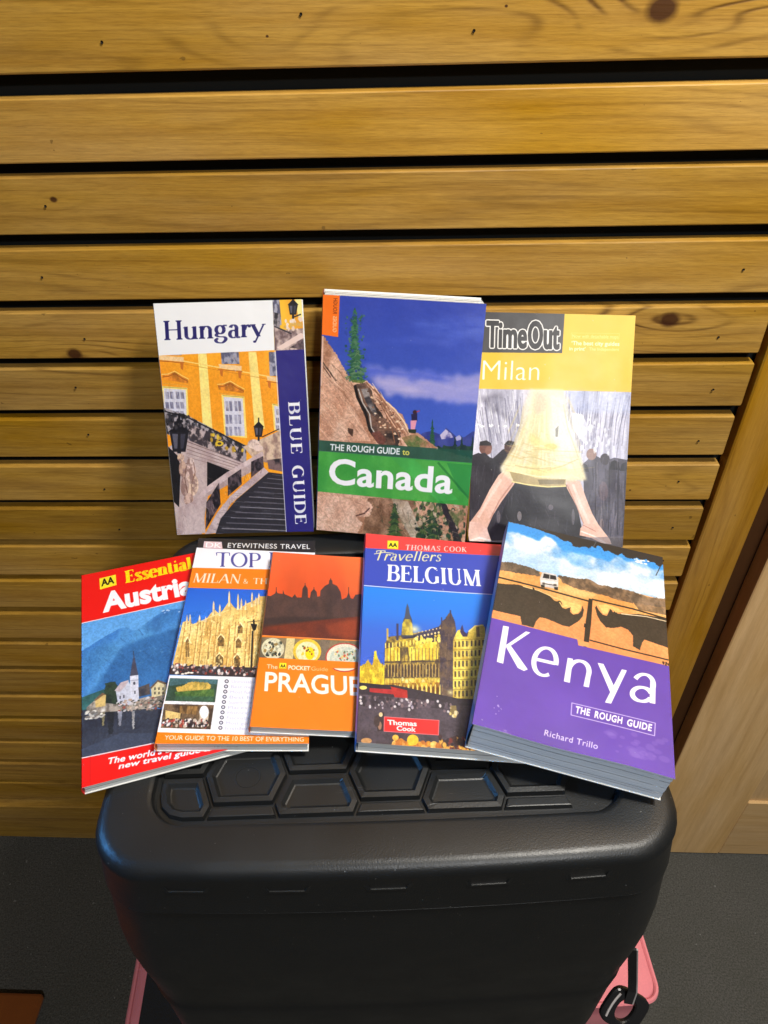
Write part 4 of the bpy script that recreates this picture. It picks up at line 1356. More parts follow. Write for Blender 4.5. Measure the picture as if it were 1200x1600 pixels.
    # the two green bands
    c.poly('20,940 1000,1010 990,1090 20,1005', (22, 74, 60), n=(14, 6, 24, .35), a=.86)
    c.poly('20,1005 1000,1085 990,1340 20,1245', (34, 150, 52), a=.85, c2=(58, 172, 62), n=(6, 5, 25, 2.6))
    c.poly('500,1050 640,1060 900,1300 780,1310', (70, 178, 84), a=.5, n=(10, 10, 26, .5)); c.poly('830,1080 990,1095 975,1300 900,1240', (24, 120, 60), a=.55)
    c.line('780,1080 960,1290', (24, 104, 50), 14, .6)
    c.line('40,1005 990,1084', (120, 180, 130), 2, .5)
    c.text('THE ROUGH GUIDE', (135, 1003), (550, 1030), (137, 966), (232, 236, 236), off=.022)
    c.text('to', (566, 1031), (608, 1034), (567, 996), (214, 206, 90), off=.02)
    c.text('Canada', (128, 1200), (862, 1262), (132, 1052), (244, 244, 246), off=.024, spc=.04)
    # orange tab
    c.poly('60,50 195,60 184,330 60,312', (250, 118, 28))
    c.text('GUIDES', (152, 300), (154, 205), (174, 302), (250, 196, 150), off=.02)
    c.text('ROUGH', (154, 190), (158, 98), (177, 192), (140, 60, 24), off=.02)
    c.poly('40,310 98,325 92,560 88,620 40,620', (222, 180, 158), n=(10, 20, 27, .3))


def art_milan(c):
    c.poly('60,40 1140,60 1120,600 60,560', (226, 188, 52), n=(3, 3, 2, .12))
    # photograph
    c.poly('50,548 1100,572 1060,1600 20,1600', (168, 166, 186), (214, 212, 230), n=(34, 5, 3, 3))
    r = random.Random(5)
    for i in range(190):
        x = r.uniform(80, 1070); y = r.uniform(560, 700); l = r.uniform(120, 380)
        sh = (x - 560) * -0.10
        c.line([(x, y), (x + sh * .5 + r.uniform(-8, 8), y + l * .5), (x + sh, min(1000, y + l))], r.choice([(90, 88, 112), (228, 228, 240), (120, 118, 142), (245, 245, 250), (196, 192, 214)]), r.uniform(2, 8), .55)
    c.poly('120,600 260,580 300,760 240,700 180,690', (86, 82, 100), (140, 138, 158), n=(16, 14, 6, 4), a=.55, soft=8)
    c.dots('85,765 400,775 400,790 85,785', 26, (4, 8), [(244, 244, 250)], 5, 1)
    c.poly('660,560 1060,575 1050,700 700,700', (140, 150, 190), (190, 196, 225), n=(12, 10, 7, 3), a=.6, soft=8)
    # dark crowd
    dark = (52, 48, 58)
    c.poly('60,970 110,950 200,985 260,930 340,900 420,1000 420,1600 20,1600', (38, 34, 42), (52, 46, 56), n=(5, 8, 8, 2))
    c.poly('330,1140 700,1150 760,1450 1100,1440 1060,1600 150,1600', (32, 30, 37), (46, 42, 51), n=(5, 8, 9, 2))
    c.poly('760,1020 830,960 900,1000 960,980 1070,1000 1050,1480 780,1480', (66, 62, 74), (96, 92, 108), n=(10, 6, 10, 3))
    c.ell(155, 920, 40, 44, (112, 74, 66)); c.poly('115,905 120,880 160,872 190,890 190,905 150,905', (40, 34, 38)); c.ell(172, 935, 20, 26, (146, 100, 84), a=.7)
    c.poly('100,960 150,950 195,990 160,1010', (46, 42, 50))
    c.ell(305, 915, 34, 42, (84, 60, 58)); c.poly('270,900 290,876 335,880 338,902 300,905', (36, 32, 36))
    c.ell(815, 960, 32, 36, (150, 120, 112)); c.ell(900, 990, 30, 36, (60, 54, 62))
    for (x, y, rx, ry, col) in ((890, 1190, 30, 60, (110, 92, 100)), (560, 1290, 16, 18, (120, 110, 120)), (365, 1345, 14, 30, (150, 140, 142)), (235, 1350, 12, 40, (120, 110, 116)), (700, 1350, 10, 50, (110, 104, 112)),
                                (880, 1400, 14, 40, (150, 130, 130)), (1000, 1330, 12, 90, (90, 86, 98))):
        c.ell(x, y, rx, ry, col, a=.7)
    for x in (845, 930, 985, 1030): c.line([(x, 1010), (x - 8, 1460)], (36, 34, 42), 8, .6)
    for (x, y, k) in ((96, 960, 1.0), (210, 985, .9), (380, 980, .8), (770, 1010, .8), (960, 985, 1.0), (1025, 1000, .9)):
        c.poly([(x - 34 * k, y + 70 * k), (x - 22 * k, y + 22 * k), (x, y + 10 * k), (x + 24 * k, y + 22 * k), (x + 36 * k, y + 74 * k)], (40, 38, 46)); 
    c.strokes('80,1010 330,1010 250,1420 60,1360', 60, (30, 120), 94, (3, 8), [(36, 34, 42), (74, 70, 82), (58, 54, 64)], 91, .5, .2)
    c.strokes('790,1010 1050,1010 1030,1460 800,1460', 110, (30, 120), 92, (3, 9), [(36, 34, 44), (110, 106, 122), (78, 74, 88), (140, 130, 140)], 92, .5, .12)
    c.strokes('240,1200 700,1180 740,1450 200,1450', 70, (20, 90), 80, (3, 8), [(30, 28, 34), (66, 62, 72), (90, 84, 96)], 93, .4, .5)
    # legs
    skin = (226, 178, 160)
    c.poly('270,1060 360,1090 330,1150 250,1260 200,1340 165,1420 175,1480 90,1500 50,1440 60,1380 120,1300 180,1180 235,1090', skin, (240, 204, 188), n=(7, 6, 12, 2))
    c.line('250,1120 180,1230 110,1350', (250, 222, 210), 18, .6); c.line('335,1120 240,1250 185,1360', (176, 122, 106), 9, .6)
    c.poly('55,1380 120,1385 165,1430 190,1500 170,1530 60,1530 45,1460', (222, 172, 158), (244, 208, 196), n=(8, 8, 13, 2))
    c.line('60,1500 120,1480 185,1500', (250, 240, 236), 14, .8)
    c.poly('655,1110 745,1130 780,1230 820,1330 860,1400 930,1490 940,1520 880,1515 810,1480 740,1465 745,1420 765,1400 720,1280 660,1170', skin, (240, 204, 188), n=(7, 6, 14, 2))
    c.line('700,1150 750,1280 800,1390', (250, 222, 212), 16, .6); c.line('662,1150 725,1290 765,1390', (170, 118, 104), 8, .6)
    c.line('750,1440 830,1470 900,1512', (250, 236, 230), 9, .8); c.line('760,1400 840,1440', (180, 120, 110), 6, .7)
    # coat: pale cream knit and skirt, softly blurred
    c.poly('430,552 640,556 660,640 650,720 690,800 740,940 785,1120 640,1130 650,1160 480,1160 330,1130 250,1070 245,1040 330,920 380,780 395,650', (232, 226, 204), (222, 206, 150), soft=5, n=(4, 3, 15, 2.0))
    for k in range(70):
        rr = random.Random(k)
        x0 = rr.uniform(330, 680); y0 = rr.uniform(600, 1000); l = rr.uniform(80, 240)
        sl = (x0 - 520) * .0028
        c.line([(x0, y0), (x0 + sl * l * .5, min(1090, y0 + l * .5)), (x0 + sl * l, min(1110, y0 + l))], rr.choice([(244, 240, 226), (214, 196, 134), (236, 230, 208), (196, 176, 122), (190, 186, 190)]), rr.uniform(5, 18), .22)
    c.poly('470,570 545,580 530,680 480,720 455,670', (228, 200, 180), (206, 172, 150), n=(10, 8, 17, 2), a=.55, soft=8)
    c.poly('560,590 650,600 690,800 720,960 610,950 560,820', (226, 228, 226), (198, 202, 204), n=(5, 3, 18, 2), a=.7, soft=8)
    c.poly('430,820 520,880 620,900 590,940 480,930 420,880', (232, 206, 110), a=.5, soft=8); c.ell(560, 912, 40, 20, (222, 190, 90), a=.5)
    c.poly('270,1000 430,1030 640,1040 760,1080 700,1100 480,1090 300,1060', (240, 222, 130), (250, 240, 190), n=(4, 10, 19, 3), a=.6, soft=8)
    for p in ('360,985 440,975 530,1000', '340,1030 440,1050 560,1045', '540,1060 640,1030 730,990'):
        c.line(p, (206, 184, 130), 12, .4); c.line(p, (170, 146, 100), 4, .35)
    c.poly('300,1060 480,1110 655,1115 655,1155 480,1160 330,1130', (208, 184, 130), (160, 140, 96), n=(8, 8, 20, 2))
    c.line('320,1130 420,1150 540,1163 655,1158', (246, 226, 150), 7); c.line('285,1060 480,1098 660,1104', (252, 240, 180), 6)
    c.poly('480,1118 650,1120 645,1145 490,1148', (110, 96, 62), a=.7)
    c.poly('590,800 610,780 605,850 590,850', (90, 84, 70), a=.6)
    c.poly('690,700 760,710 790,780 780,900 740,860 700,800', (250, 250, 250), (214, 214, 226), n=(24, 24, 24, 5), a=.6)
    c.dots('700,720 960,760 930,960 760,930', 60, (4, 11), [(252, 252, 254), (206, 206, 220)], 47, 1.8, .5)
    for (p_, w_) in (('392,660 372,780 330,900 268,1020', 10), ('640,650 668,800 720,940 768,1090', 8)):
        c.line(p_, (206, 190, 140), w_, .5)
    c.poly('395,552 450,552 425,700 385,800 392,650', (214, 206, 214), a=.5, soft=5)
    c.strokes('300,900 700,900 760,1090 270,1040', 40, (60, 200), 8, (3, 8), [(214, 188, 110), (252, 246, 210), (190, 160, 96)], 95, .35, .3)
    # floor line
    c.poly('150,1500 1050,1470 1040,1600 20,1600', (104, 98, 108), (140, 132, 140), n=(10, 4, 21, 2), a=.6)
    c.photo('40,552 1100,572 1060,1600 20,1600', 3, .45)
    # logo panel
    c.poly('60,40 648,82 632,328 60,322', (66, 64, 66))
    W_ = (240, 238, 236); K_ = (52, 50, 52)
    for gr, col in ((11, W_), (4.5, K_)):
        c.text('Time', (160, 286), (408, 294), (164, 125), col, off=.01, spc=.02, grow=gr)
        c.text('Out', (420, 294), (612, 300), (424, 128), col, off=.01, spc=.02, grow=gr)
    c.text('Milan', (134, 494), (487, 498), (140, 368), (250, 246, 226), off=-.012)
    c.text('Now with detachable maps', (696, 232), (984, 236), (697, 210), (250, 236, 170), a=.75)
    c.line('690,202 990,206 988,240 688,236 690,202', (250, 236, 170), 2, .5)
    c.text('\u2018The best city guides', (690, 277), (990, 282), (691, 252), (252, 244, 206), off=.02, a=.95)
    c.text('in print\u2019', (676, 310), (778, 312), (677, 288), (252, 244, 206), off=.02, a=.95)
    c.text('The Independent', (800, 312), (988, 314), (801, 292), (250, 236, 170), a=.8)


def aa_badge(c, x0, y0, x1, y1, x2, y2, x3, y3, t0, t1, tt, cc=(20, 18, 16)):
    c.poly([(x0, y0), (x1, y1), (x2, y2), (x3, y3)], (248, 226, 44))
    c.text('AA', t0, t1, tt, cc, off=.03)


def art_austria(c):
    c.poly('0,150 1000,50 1300,1700 0,1700', (238, 20, 20))
    c.poly('40,552 720,402 960,350 1150,1120 40,1356', (92, 160, 222), g=(140, 196, 236))
    # mountains
    c.poly('40,730 120,680 200,630 290,580 335,570 370,590 400,585 470,530 560,470 650,462 760,470 1150,520 1150,1100 40,1100', (58, 122, 190), (84, 150, 206), n=(7, 5, 3, 3), rag=2)
    c.poly('40,760 160,690 250,660 290,700 200,790 100,900 40,960', (78, 144, 190), a=.6, soft=12, c2=(60, 120, 172), n=(5, 6, 4, 3))
    c.poly('100,1010 300,700 420,640 560,600 700,560 1150,560 1150,1030 200,1030', (48, 108, 168), (36, 88, 142), n=(9, 8, 5, 3), a=.8, soft=8)
    c.poly('430,570 560,480 640,470 560,560 470,640', (66, 128, 180), (46, 98, 154), n=(14, 14, 6, 3), a=.6, soft=8)
    c.dots('540,470 640,462 660,490 560,500', 7, (4, 9), [(214, 226, 240)], 7, .8, .8)
    c.dots('360,680 620,700 600,860 380,800', 34, (3, 8), [(84, 138, 182), (96, 146, 190)], 9, .7, .5)
    c.poly('40,1000 200,940 260,1040 60,1080', (54, 110, 110), (40, 80, 76), n=(14, 14, 8, 3))
    c.strokes('100,700 560,540 640,880 100,960', 150, (10, 50), 62, (2, 5), [(96, 150, 196), (34, 80, 130), (60, 116, 168), (28, 66, 110)], 87, .35, .5)
    # lake
    c.poly('40,1070 240,1040 560,1060 1150,960 1150,1150 40,1360', (42, 48, 62), (58, 66, 82), n=(6, 16, 9, 2))
    c.poly('60,1300 300,1200 520,1200 700,1180 700,1300 60,1390', (70, 82, 104), a=.5)
    for (x, w, l, col) in ((195, 10, 90, (196, 176, 110)), (295, 14, 90, (176, 176, 186)), (375, 9, 110, (220, 212, 200)), (240, 24, 140, (26, 34, 40)), (150, 20, 40, (170, 168, 160))):
        c.poly([(x - w, 1070), (x + w, 1065), (x + w * .5, 1065 + l), (x - w * .5, 1070 + l)], col, a=.65, n=(20, 30, 10, .6), rag=2)
    # village
    c.poly('205,905 260,895 285,930 280,1040 200,1050', (28, 44, 42), (46, 66, 52), n=(36, 36, 12, 4), rag=4)
    c.poly('95,1050 140,1010 270,1030 560,960 570,1040 420,1060 100,1085', (120, 110, 100), (176, 164, 150), n=(40, 40, 13, 5))
    c.poly('270,950 300,905 345,890 365,930 365,1030 285,1040', (196, 196, 206)); c.poly('262,950 300,900 348,885 330,920 296,955', (196, 176, 176))
    c.poly('354,862 404,855 408,1010 360,1018', (214, 212, 220)); c.poly('354,862 378,730 404,855', (70, 70, 88)); c.line('376,735 375,715', (60, 60, 76), 4)
    c.line('356,890 404,884', (150, 150, 166), 4); c.ell(380, 905, 7, 10, (70, 66, 80))
    for x, y in ((296, 990), (318, 985), (300, 1020), (326, 1015), (384, 960)): c.poly([(x - 4, y - 10), (x + 4, y - 10), (x + 4, y + 8), (x - 4, y + 8)], (70, 70, 84))
    c.poly('404,930 470,905 475,970 410,985', (50, 56, 70), (90, 80, 76), n=(30, 30, 14, 4))
    c.poly('478,925 520,888 570,905 575,970 485,990', (222, 206, 160)); c.poly('472,932 520,884 578,904 560,912 520,896 482,938', (110, 84, 66))
    for i in range(3):
        for j in range(2): c.poly([(498 + i * 24, 930 + j * 26), (508 + i * 24, 928 + j * 26), (508 + i * 24, 944 + j * 26), (498 + i * 24, 946 + j * 26)], (90, 80, 66))
    c.poly('145,1000 190,968 212,975 208,1040 150,1050', (212, 180, 110)); c.poly('140,1005 190,960 215,975 196,976 150,1010', (120, 90, 70))
    c.dots('95,1075 200,1060 200,1110 95,1120', 40, (6, 12), [(196, 190, 180), (224, 218, 206), (120, 112, 104)], 15, .7)
    c.dots('270,1010 570,980 560,1060 280,1075', 110, (4, 9), [(176, 150, 130), (90, 84, 80), (214, 190, 170), (60, 70, 60), (200, 196, 196), (150, 70, 60)], 16, .8)
    c.photo('40,552 960,350 1150,1120 40,1356', 4, .8)
    # rules and lettering
    c.line('30,556 1000,342', (250, 214, 214), 6)
    c.line('30,1358 720,1215 1200,1105', (250, 214, 214), 6)
    c.poly('30,1362 720,1219 1300,1100 1300,1700 30,1700', (238, 20, 20)); c.line('118,1340 118,1520', (200, 16, 18), 3, .5)
    aa_badge(c, 172, 282, 270, 258, 275, 320, 176, 348, (184, 328), (262, 308), (181, 288))
    c.text('Essential', (328, 310), (728, 222), (322, 238), (252, 220, 20), 'serif', thick=.26, thin=.07, ser=.05, spc=.03)
    c.text('Austria', (192, 480), (735, 366), (184, 372), (248, 246, 246), off=.045, spc=.02)
    c.text("The world\u2019s best-selling", (216, 1388), (860, 1262), (226, 1350), (250, 240, 240), off=.035, spc=.03)
    c.text('new travel guide series', (285, 1415), (960, 1278), (295, 1380), (250, 240, 240), off=.035, spc=.03)


def art_top10(c):
    c.poly('0,0 1200,0 1200,1600 0,1600', (242, 240, 244))
    c.poly('280,60 1180,75 1180,188 280,148', (38, 36, 38)); c.line('330,88 1110,106', (90, 88, 88), 5, .7)
    c.poly('375,108 490,112 496,158 368,150', (226, 196, 200)); c.text('DK', (384, 148), (486, 152), (390, 114), (250, 246, 246), off=.0); c.line('375,152 495,158', (150, 60, 70), 3)
    c.text('EYEWITNESS TRAVEL', (528, 149), (1072, 160), (532, 118), (236, 234, 234), off=.008, spc=.08)
    c.text('TOP', (446, 275), (748, 280), (452, 180), (72, 70, 150), 'serif', thick=.12, thin=.045, ser=.05)
    c.text('10', (800, 280), (930, 284), (804, 180), (72, 70, 150), 'serif', thick=.12, thin=.045, ser=.05)
    c.poly('200,280 1180,300 1180,440 190,414', (250, 128, 18))
    c.text('MILAN', (300, 378), (605, 386), (318, 318), (250, 226, 204), 'serif', thick=.13, thin=.04, ser=.05)
    c.text('&', (632, 387), (662, 388), (634, 354), (250, 226, 204), 'serif', thick=.13, thin=.05)
    c.text('THE LAKES', (695, 388), (1060, 396), (698, 350), (250, 226, 204), 'serif', thick=.13, thin=.045, ser=.05)
    # cathedral photograph
    c.poly('180,412 1180,438 1100,1010 140,990', (28, 96, 210), g=(70, 150, 232))
    st, sh_ = (252, 222, 140), (198, 142, 62)
    c.poly('235,640 265,630 300,655 345,640 385,625 420,580 445,560 475,585 500,560 540,500 570,540 600,560 650,520 700,500 740,470 1120,470 1100,960 160,950', st, (224, 178, 96), n=(14, 14, 3, 2.6))
    for (x, y0, y1) in ((262, 590, 660), (282, 585, 650), (345, 590, 650), (385, 600, 640), (437, 498, 600), (478, 520, 600), (540, 432, 540), (598, 450, 560), (620, 480, 560), (648, 490, 560), (690, 440, 540), (735, 445, 520), (715, 470, 530)):
        c.poly([(x - 9, y1), (x - 5, y0 + 22), (x, y0), (x + 5, y0 + 22), (x + 9, y1)], (238, 212, 160), n=(60, 40, 4, .5))
        c.line([(x + 5, y0 + 30), (x + 7, y1 + 50)], (170, 120, 60), 3, .7)
    for x in (210, 250, 300, 335, 390, 430, 455, 520, 560, 580, 640, 665, 690, 740):
        c.line([(x + 30 * (1 - (x - 200) / 560) + 12, 640), (x, 930)], (178, 124, 54), 6, .75)
        c.line([(x + 30 * (1 - (x - 200) / 560) + 20, 650), (x + 9, 930)], (255, 236, 170), 4, .7)
    for y in (700, 740, 780, 850): c.line([(200, y - 6), (750, y - 20)], (206, 150, 74), 3, .6)
    c.line('240,680 340,640 430,600 540,560', (255, 232, 160), 5)
    for (x, y, w, h) in ((265, 760, 12, 110), (485, 740, 20, 60), (600, 760, 18, 50), (612, 665, 16, 50), (475, 865, 24, 60), (592, 870, 20, 60)):
        c.poly([(x - w, y + h), (x - w, y + 8), (x, y - 14), (x + w, y + 8), (x + w, y + h)], (92, 70, 40), (140, 104, 56), n=(40, 40, 5, 4))
        c.line([(x - w - 4, y + 8), (x, y - 24), (x + w + 4, y + 8)], (255, 240, 190), 5)
    c.strokes('240,660 740,560 730,930 180,930', 190, (14, 60), 93, (2, 5), [(255, 240, 184), (160, 110, 48), (214, 164, 84), (120, 84, 40), (246, 214, 140)], 81, .6, .06)
    c.strokes('240,660 740,560 730,930 180,930', 90, (14, 44), -4, (2, 4), [(255, 240, 184), (150, 104, 48)], 82, .5, .1)
    c.dots('210,650 750,600 740,930 180,930', 150, (3, 7), [(255, 236, 170), (190, 134, 62), (226, 180, 96)], 12, 1.6, .7)
    c.poly('150,925 720,940 715,1005 130,985', (52, 46, 52)); c.dots('160,915 720,935 715,990 150,970', 150, (4, 9), [(196, 170, 160), (50, 40, 46), (150, 60, 50), (90, 84, 96), (230, 220, 214)], 13)
    c.dots('180,965 310,970 310,985 180,980', 8, (8, 12), [(244, 232, 214)], 14, .6)
    c.line('694,700 684,960', (36, 34, 34), 10); c.line('660,640 740,632', (36, 34, 34), 5); c.poly('680,650 725,655 715,690 700,700 690,680', (24, 26, 30)); c.line('700,625 702,650', (24, 26, 30), 10)
    c.photo('150,600 1150,430 1100,1010 130,990', 6, 1.0)
    # lower left pictures
    c.poly('150,1008 466,1018 446,1168 118,1158', (58, 86, 76), (40, 66, 50), n=(12, 14, 15, 3)); c.poly('150,1008 466,1018 462,1050 300,1040 145,1060', (70, 110, 120), a=.8)
    c.poly('190,1070 240,1058 265,1040 320,1030 400,1040 420,1060 410,1090 300,1100 200,1110', (214, 176, 84), (150, 130, 60), n=(30, 30, 16, 4), rag=3)
    c.poly('180,1100 440,1080 440,1130 190,1130', (96, 128, 62), (60, 96, 50), n=(26, 26, 17, 4)); c.poly('190,1128 440,1130 436,1166 180,1160', (56, 96, 70), a=.8)
    c.poly('112,1178 440,1186 416,1346 88,1336', (120, 96, 72), (70, 54, 44), n=(26, 26, 18, 4))
    c.poly('120,1220 220,1240 216,1275 120,1280', (226, 192, 120)); c.poly('210,1190 340,1196 330,1250 215,1240', (160, 120, 70), (90, 66, 44), n=(40, 20, 19, 5))
    c.ell(375, 1236, 32, 46, (238, 236, 240)); c.poly('345,1240 406,1240 400,1290 345,1290', (214, 196, 170)); c.ell(375, 1240, 26, 36, (246, 246, 250))
    c.dots('100,1280 410,1284 405,1330 95,1322', 150, (4, 8), [(230, 224, 220), (60, 46, 50), (170, 70, 60), (200, 180, 160), (40, 36, 44)], 20)
    c.photo('100,1008 466,1018 420,1346 80,1336', 7, 1.1)
    # list
    for i in range(10):
        y = 1030 + i * 34; x = 523 - i * 4.6
        c.ell(x, y, 14, 13, (70, 68, 84)); c.ell(x, y, 8, 7, (214, 212, 222))
        c.text(['Unmissable sights', 'Best museums', 'Most fun places', 'Best hotels', 'Superb restaurants', 'Places to be', 'Historic walks', 'Fascinating trips', 'Most gorgeous', 'Insider tips'][i],
               (x + 32 + 0, y + 12), (x + 32 + 250, y + 16), (x + 34, y - 9), (158, 156, 196), a=.55)
    c.poly('0,1362 1200,1400 1200,1600 0,1600', (250, 128, 18))
    c.text('YOUR GUIDE TO THE 10 BEST OF EVERYTHING', (112, 1414), (1030, 1428), (117, 1384), (252, 226, 200), off=.01)


def art_prague(c):
    c.poly('0,0 1100,0 1100,1600 0,1600', (252, 126, 22), n=(3, 3, 2, .06))
    c.poly('186,100 960,150 930,760 135,716', (236, 100, 52), g=(214, 70, 26), n=(3, 3, 3, .25))
    c.poly('700,100 960,140 940,420 760,420', (250, 130, 60), a=.35, soft=30)
    c.poly('150,420 200,430 235,410 242,385 252,408 290,415 293,385 303,415 360,440 380,415 395,440 430,440 436,375 455,345 474,375 476,440 490,445 498,400 520,375 540,400 545,435 565,430 568,390 600,355 630,340 632,315 643,305 655,318 658,340 690,355 716,400 725,455 760,440 775,400 790,445 808,450 825,420 860,415 960,430 960,600 140,660', (62, 46, 46), (84, 60, 56), n=(10, 10, 4, 2.4))
    for x in (243, 455, 520, 643, 775): c.line([(x, 405 if x != 643 else 320), (x, 365 if x != 643 and x != 455 else (300 if x == 643 else 335))], (62, 46, 46), 5)
    c.poly('140,640 860,578 960,560 960,760 130,716', (122, 50, 32), (92, 40, 34), n=(5, 10, 5, 2)); c.poly('140,590 400,580 700,590 140,660', (52, 40, 42), a=.8, soft=8)
    c.poly('600,640 870,590 880,740 640,720', (186, 76, 38), a=.4, soft=14)
    c.photo('140,420 960,420 960,760 120,720', 8, .5)
    c.line('130,718 940,760', (240, 150, 90), 4)
    # plates
    c.poly('130,730 960,764 950,920 118,884', (150, 130, 96), (104, 92, 72), n=(8, 8, 6, 2)); c.poly('320,738 380,740 365,892 300,890', (214, 196, 140)); c.poly('570,746 640,750 610,905 560,902', (120, 104, 88))
    c.ell(218, 815, 84, 78, (214, 206, 170)); c.ell(215, 815, 66, 62, (168, 166, 140), (226, 220, 190), n=(40, 50, 7, 7)); c.dots('160,770 280,770 280,870 160,870', 36, (5, 11), [(70, 76, 66), (40, 44, 44), (236, 228, 196), (150, 120, 60)], 8)
    c.ell(470, 835, 104, 92, (232, 192, 60)); c.ell(470, 840, 84, 76, (226, 220, 170)); c.ell(490, 850, 34, 46, (244, 206, 20)); c.dots('440,790 520,790 540,880 430,880', 12, (5, 9), [(60, 90, 50), (230, 200, 60), (150, 60, 30)], 9)
    c.ell(745, 880, 142, 108, (186, 60, 50)); c.ell(745, 880, 132, 100, (228, 220, 196)); c.ell(745, 884, 110, 84, (214, 210, 188), (190, 200, 180), n=(20, 20, 10, 3)); c.dots('680,830 830,830 830,900 670,900', 36, (4, 9), [(110, 140, 110), (200, 80, 60), (90, 110, 90), (230, 200, 120)], 11)
    c.photo('120,735 960,764 950,920 118,884', 9, .8)
    c.poly('60,878 960,920 960,960 60,960', (252, 126, 22))
    c.text('The', (172, 962), (252, 966), (174, 930), (252, 224, 190), off=.0)
    aa_badge(c, 268, 920, 318, 922, 316, 962, 264, 960, (272, 953), (312, 955), (274, 930))
    c.text('POCKET', (330, 968), (492, 976), (333, 938), (252, 226, 196), off=.03)
    c.text('Guide', (500, 976), (622, 982), (502, 946), (252, 200, 150), off=-.01)
    c.text('PRAGUE', (155, 1124), (868, 1160), (164, 986), (250, 238, 224), off=.018, spc=.0)


def art_belgium(c):
    c.poly('0,0 1400,0 1400,1700 0,1700', (58, 76, 184))
    c.poly('60,20 1200,60 1200,200 980,196 60,140', (234, 62, 62)); c.line('90,143 980,196', (214, 130, 170), 3, .6)
    aa_badge(c, 262, 98, 330, 101, 329, 152, 261, 148, (268, 136), (322, 139), (270, 112))
    c.text('THOMAS COOK', (372, 155), (758, 170), (376, 124), (250, 206, 206), 'serif', thick=.17, thin=.07, ser=.05, spc=.12)
    c.text('Travellers', (196, 222), (612, 228), (180, 160), (236, 226, 168), 'serif', thick=.11, thin=.07, ser=0, spc=.0, slant=.45)
    c.line('180,182 240,172 300,178', (236, 226, 168), 6)
    c.text('BELGIUM', (258, 350), (848, 384), (262, 248), (246, 246, 250), 'serif', thick=.17, thin=.055, ser=.05, spc=.02)
    # photograph: blue dusk over a lit square
    c.poly('60,384 120,384 400,408 915,438 1250,455 1300,1520 30,1480', (38, 134, 236), g=(66, 80, 190))
    c.poly('60,600 1100,640 1100,1000 40,1000', (70, 84, 190), a=.35, soft=40)
    c.line('100,378 400,402 720,424 930,436 1250,448', (200, 214, 244), 7)
    # side buildings and hall
    Y1, Y2, DK = (232, 200, 70), (176, 140, 48), (52, 46, 60)
    c.poly('80,890 125,865 140,840 165,880 172,850 180,790 190,785 200,830 215,860 245,880 245,1000 80,1000', (246, 220, 60), (200, 164, 46), n=(24, 24, 3, 4), rag=2)
    c.poly('245,740 270,700 350,690 520,660 600,640 660,660 680,700 680,1120 240,1100', (196, 166, 70), (90, 74, 58), n=(24, 24, 4, 4))
    c.poly('350,700 420,690 600,630 600,720 440,740', (70, 66, 92), (40, 40, 66), n=(20, 20, 5, 3))
    c.poly('248,775 340,760 340,850 248,850', (250, 226, 90), (226, 186, 60), n=(30, 30, 6, 3)); c.poly('390,760 570,730 580,840 400,850', (252, 230, 96), (224, 184, 60), n=(30, 30, 7, 3))
    c.poly('585,640 600,600 620,590 640,560 655,545 668,570 680,600 690,640 690,1120 590,1110', (66, 56, 70), (104, 84, 70), n=(30, 30, 8, 4), rag=2)
    c.line('655,590 655,535', (60, 54, 78), 8); c.line('600,640 600,580', (60, 54, 78), 6); c.line('324,720 324,620', (60, 60, 90), 12); c.line('262,720 262,650', (200, 170, 80), 10)
    # tower
    c.poly('346,700 352,640 362,590 374,570 378,520 386,492 394,520 402,560 414,590 420,640 424,700', (70, 74, 84)); c.poly('350,690 354,620 370,590 402,590 416,620 422,690', (214, 190, 70), (150, 130, 60), n=(40, 40, 9, 4)); c.poly('368,585 378,520 386,492 396,520 404,585', (74, 80, 96))
    c.poly('330,720 440,705 450,760 330,770', (214, 184, 66), (120, 96, 50), n=(40, 40, 10, 4))
    c.glow(430, 652, 52, (255, 246, 180), .95)
    for x in range(450, 600, 22): c.ell(x, 700 - (x - 450) * .2, 6, 7, (246, 220, 150)); c.ell(x + 8, 672 - (x - 450) * .2, 4, 5, (226, 200, 140))
    c.dots('440,710 585,690 585,735 440,750', 26, (6, 11), [(246, 222, 96), (230, 200, 70), (250, 236, 150)], 21)
    # arcades
    for row, (y0, y1, xa, xb, lit) in enumerate(((870, 950, 250, 585, .45), (965, 1085, 250, 585, .9))):
        n = 17
        for i in range(n):
            x = xa + (xb - xa) * i / n
            c.poly([(x, y1), (x, y0 + 12), (x + 7, y0), (x + 14, y0 + 12), (x + 14, y1)], (70, 54, 50) if lit < .6 else (120, 84, 36), a=.95)
            c.line([(x + 17, y0), (x + 17, y1)], (240, 208, 84) if lit > .6 else (190, 160, 90), 5)
    c.poly('245,960 590,955 590,985 245,990', (236, 204, 80), a=.7); c.line('245,860 690,850', (60, 48, 56), 8, .8)
    c.dots('300,960 590,960 600,1080 300,1080', 40, (5, 10), [(250, 226, 110), (200, 140, 40), (246, 240, 180)], 22, 1.6, .7)
    # right guildhouses
    c.poly('672,720 690,680 700,660 718,655 735,690 760,700 770,660 800,640 850,622 870,640 872,700 1000,720 1000,1120 670,1110', (246, 222, 100), (206, 172, 66), n=(16, 18, 11, 3))
    c.poly('715,668 722,640 730,625 738,660 750,690 725,690', (60, 50, 90)); c.poly('722,650 755,680 770,665 760,700 730,700', (58, 50, 84))
    # statues and pinnacles along the eaves, lit band of the ground floor
    for i in range(16):
        x = 250 + i * 22
        c.line([(x, 770 - i * 2.4), (x, 742 - i * 2.6)], (250, 226, 110), 6)
        c.line([(x + 9, 860), (x + 9, 772)], (90, 70, 50), 4, .8)
    c.poly('248,990 588,985 590,1095 380,1092 248,1000', (250, 206, 70), (150, 96, 34), n=(40, 30, 41, 4), a=.75)
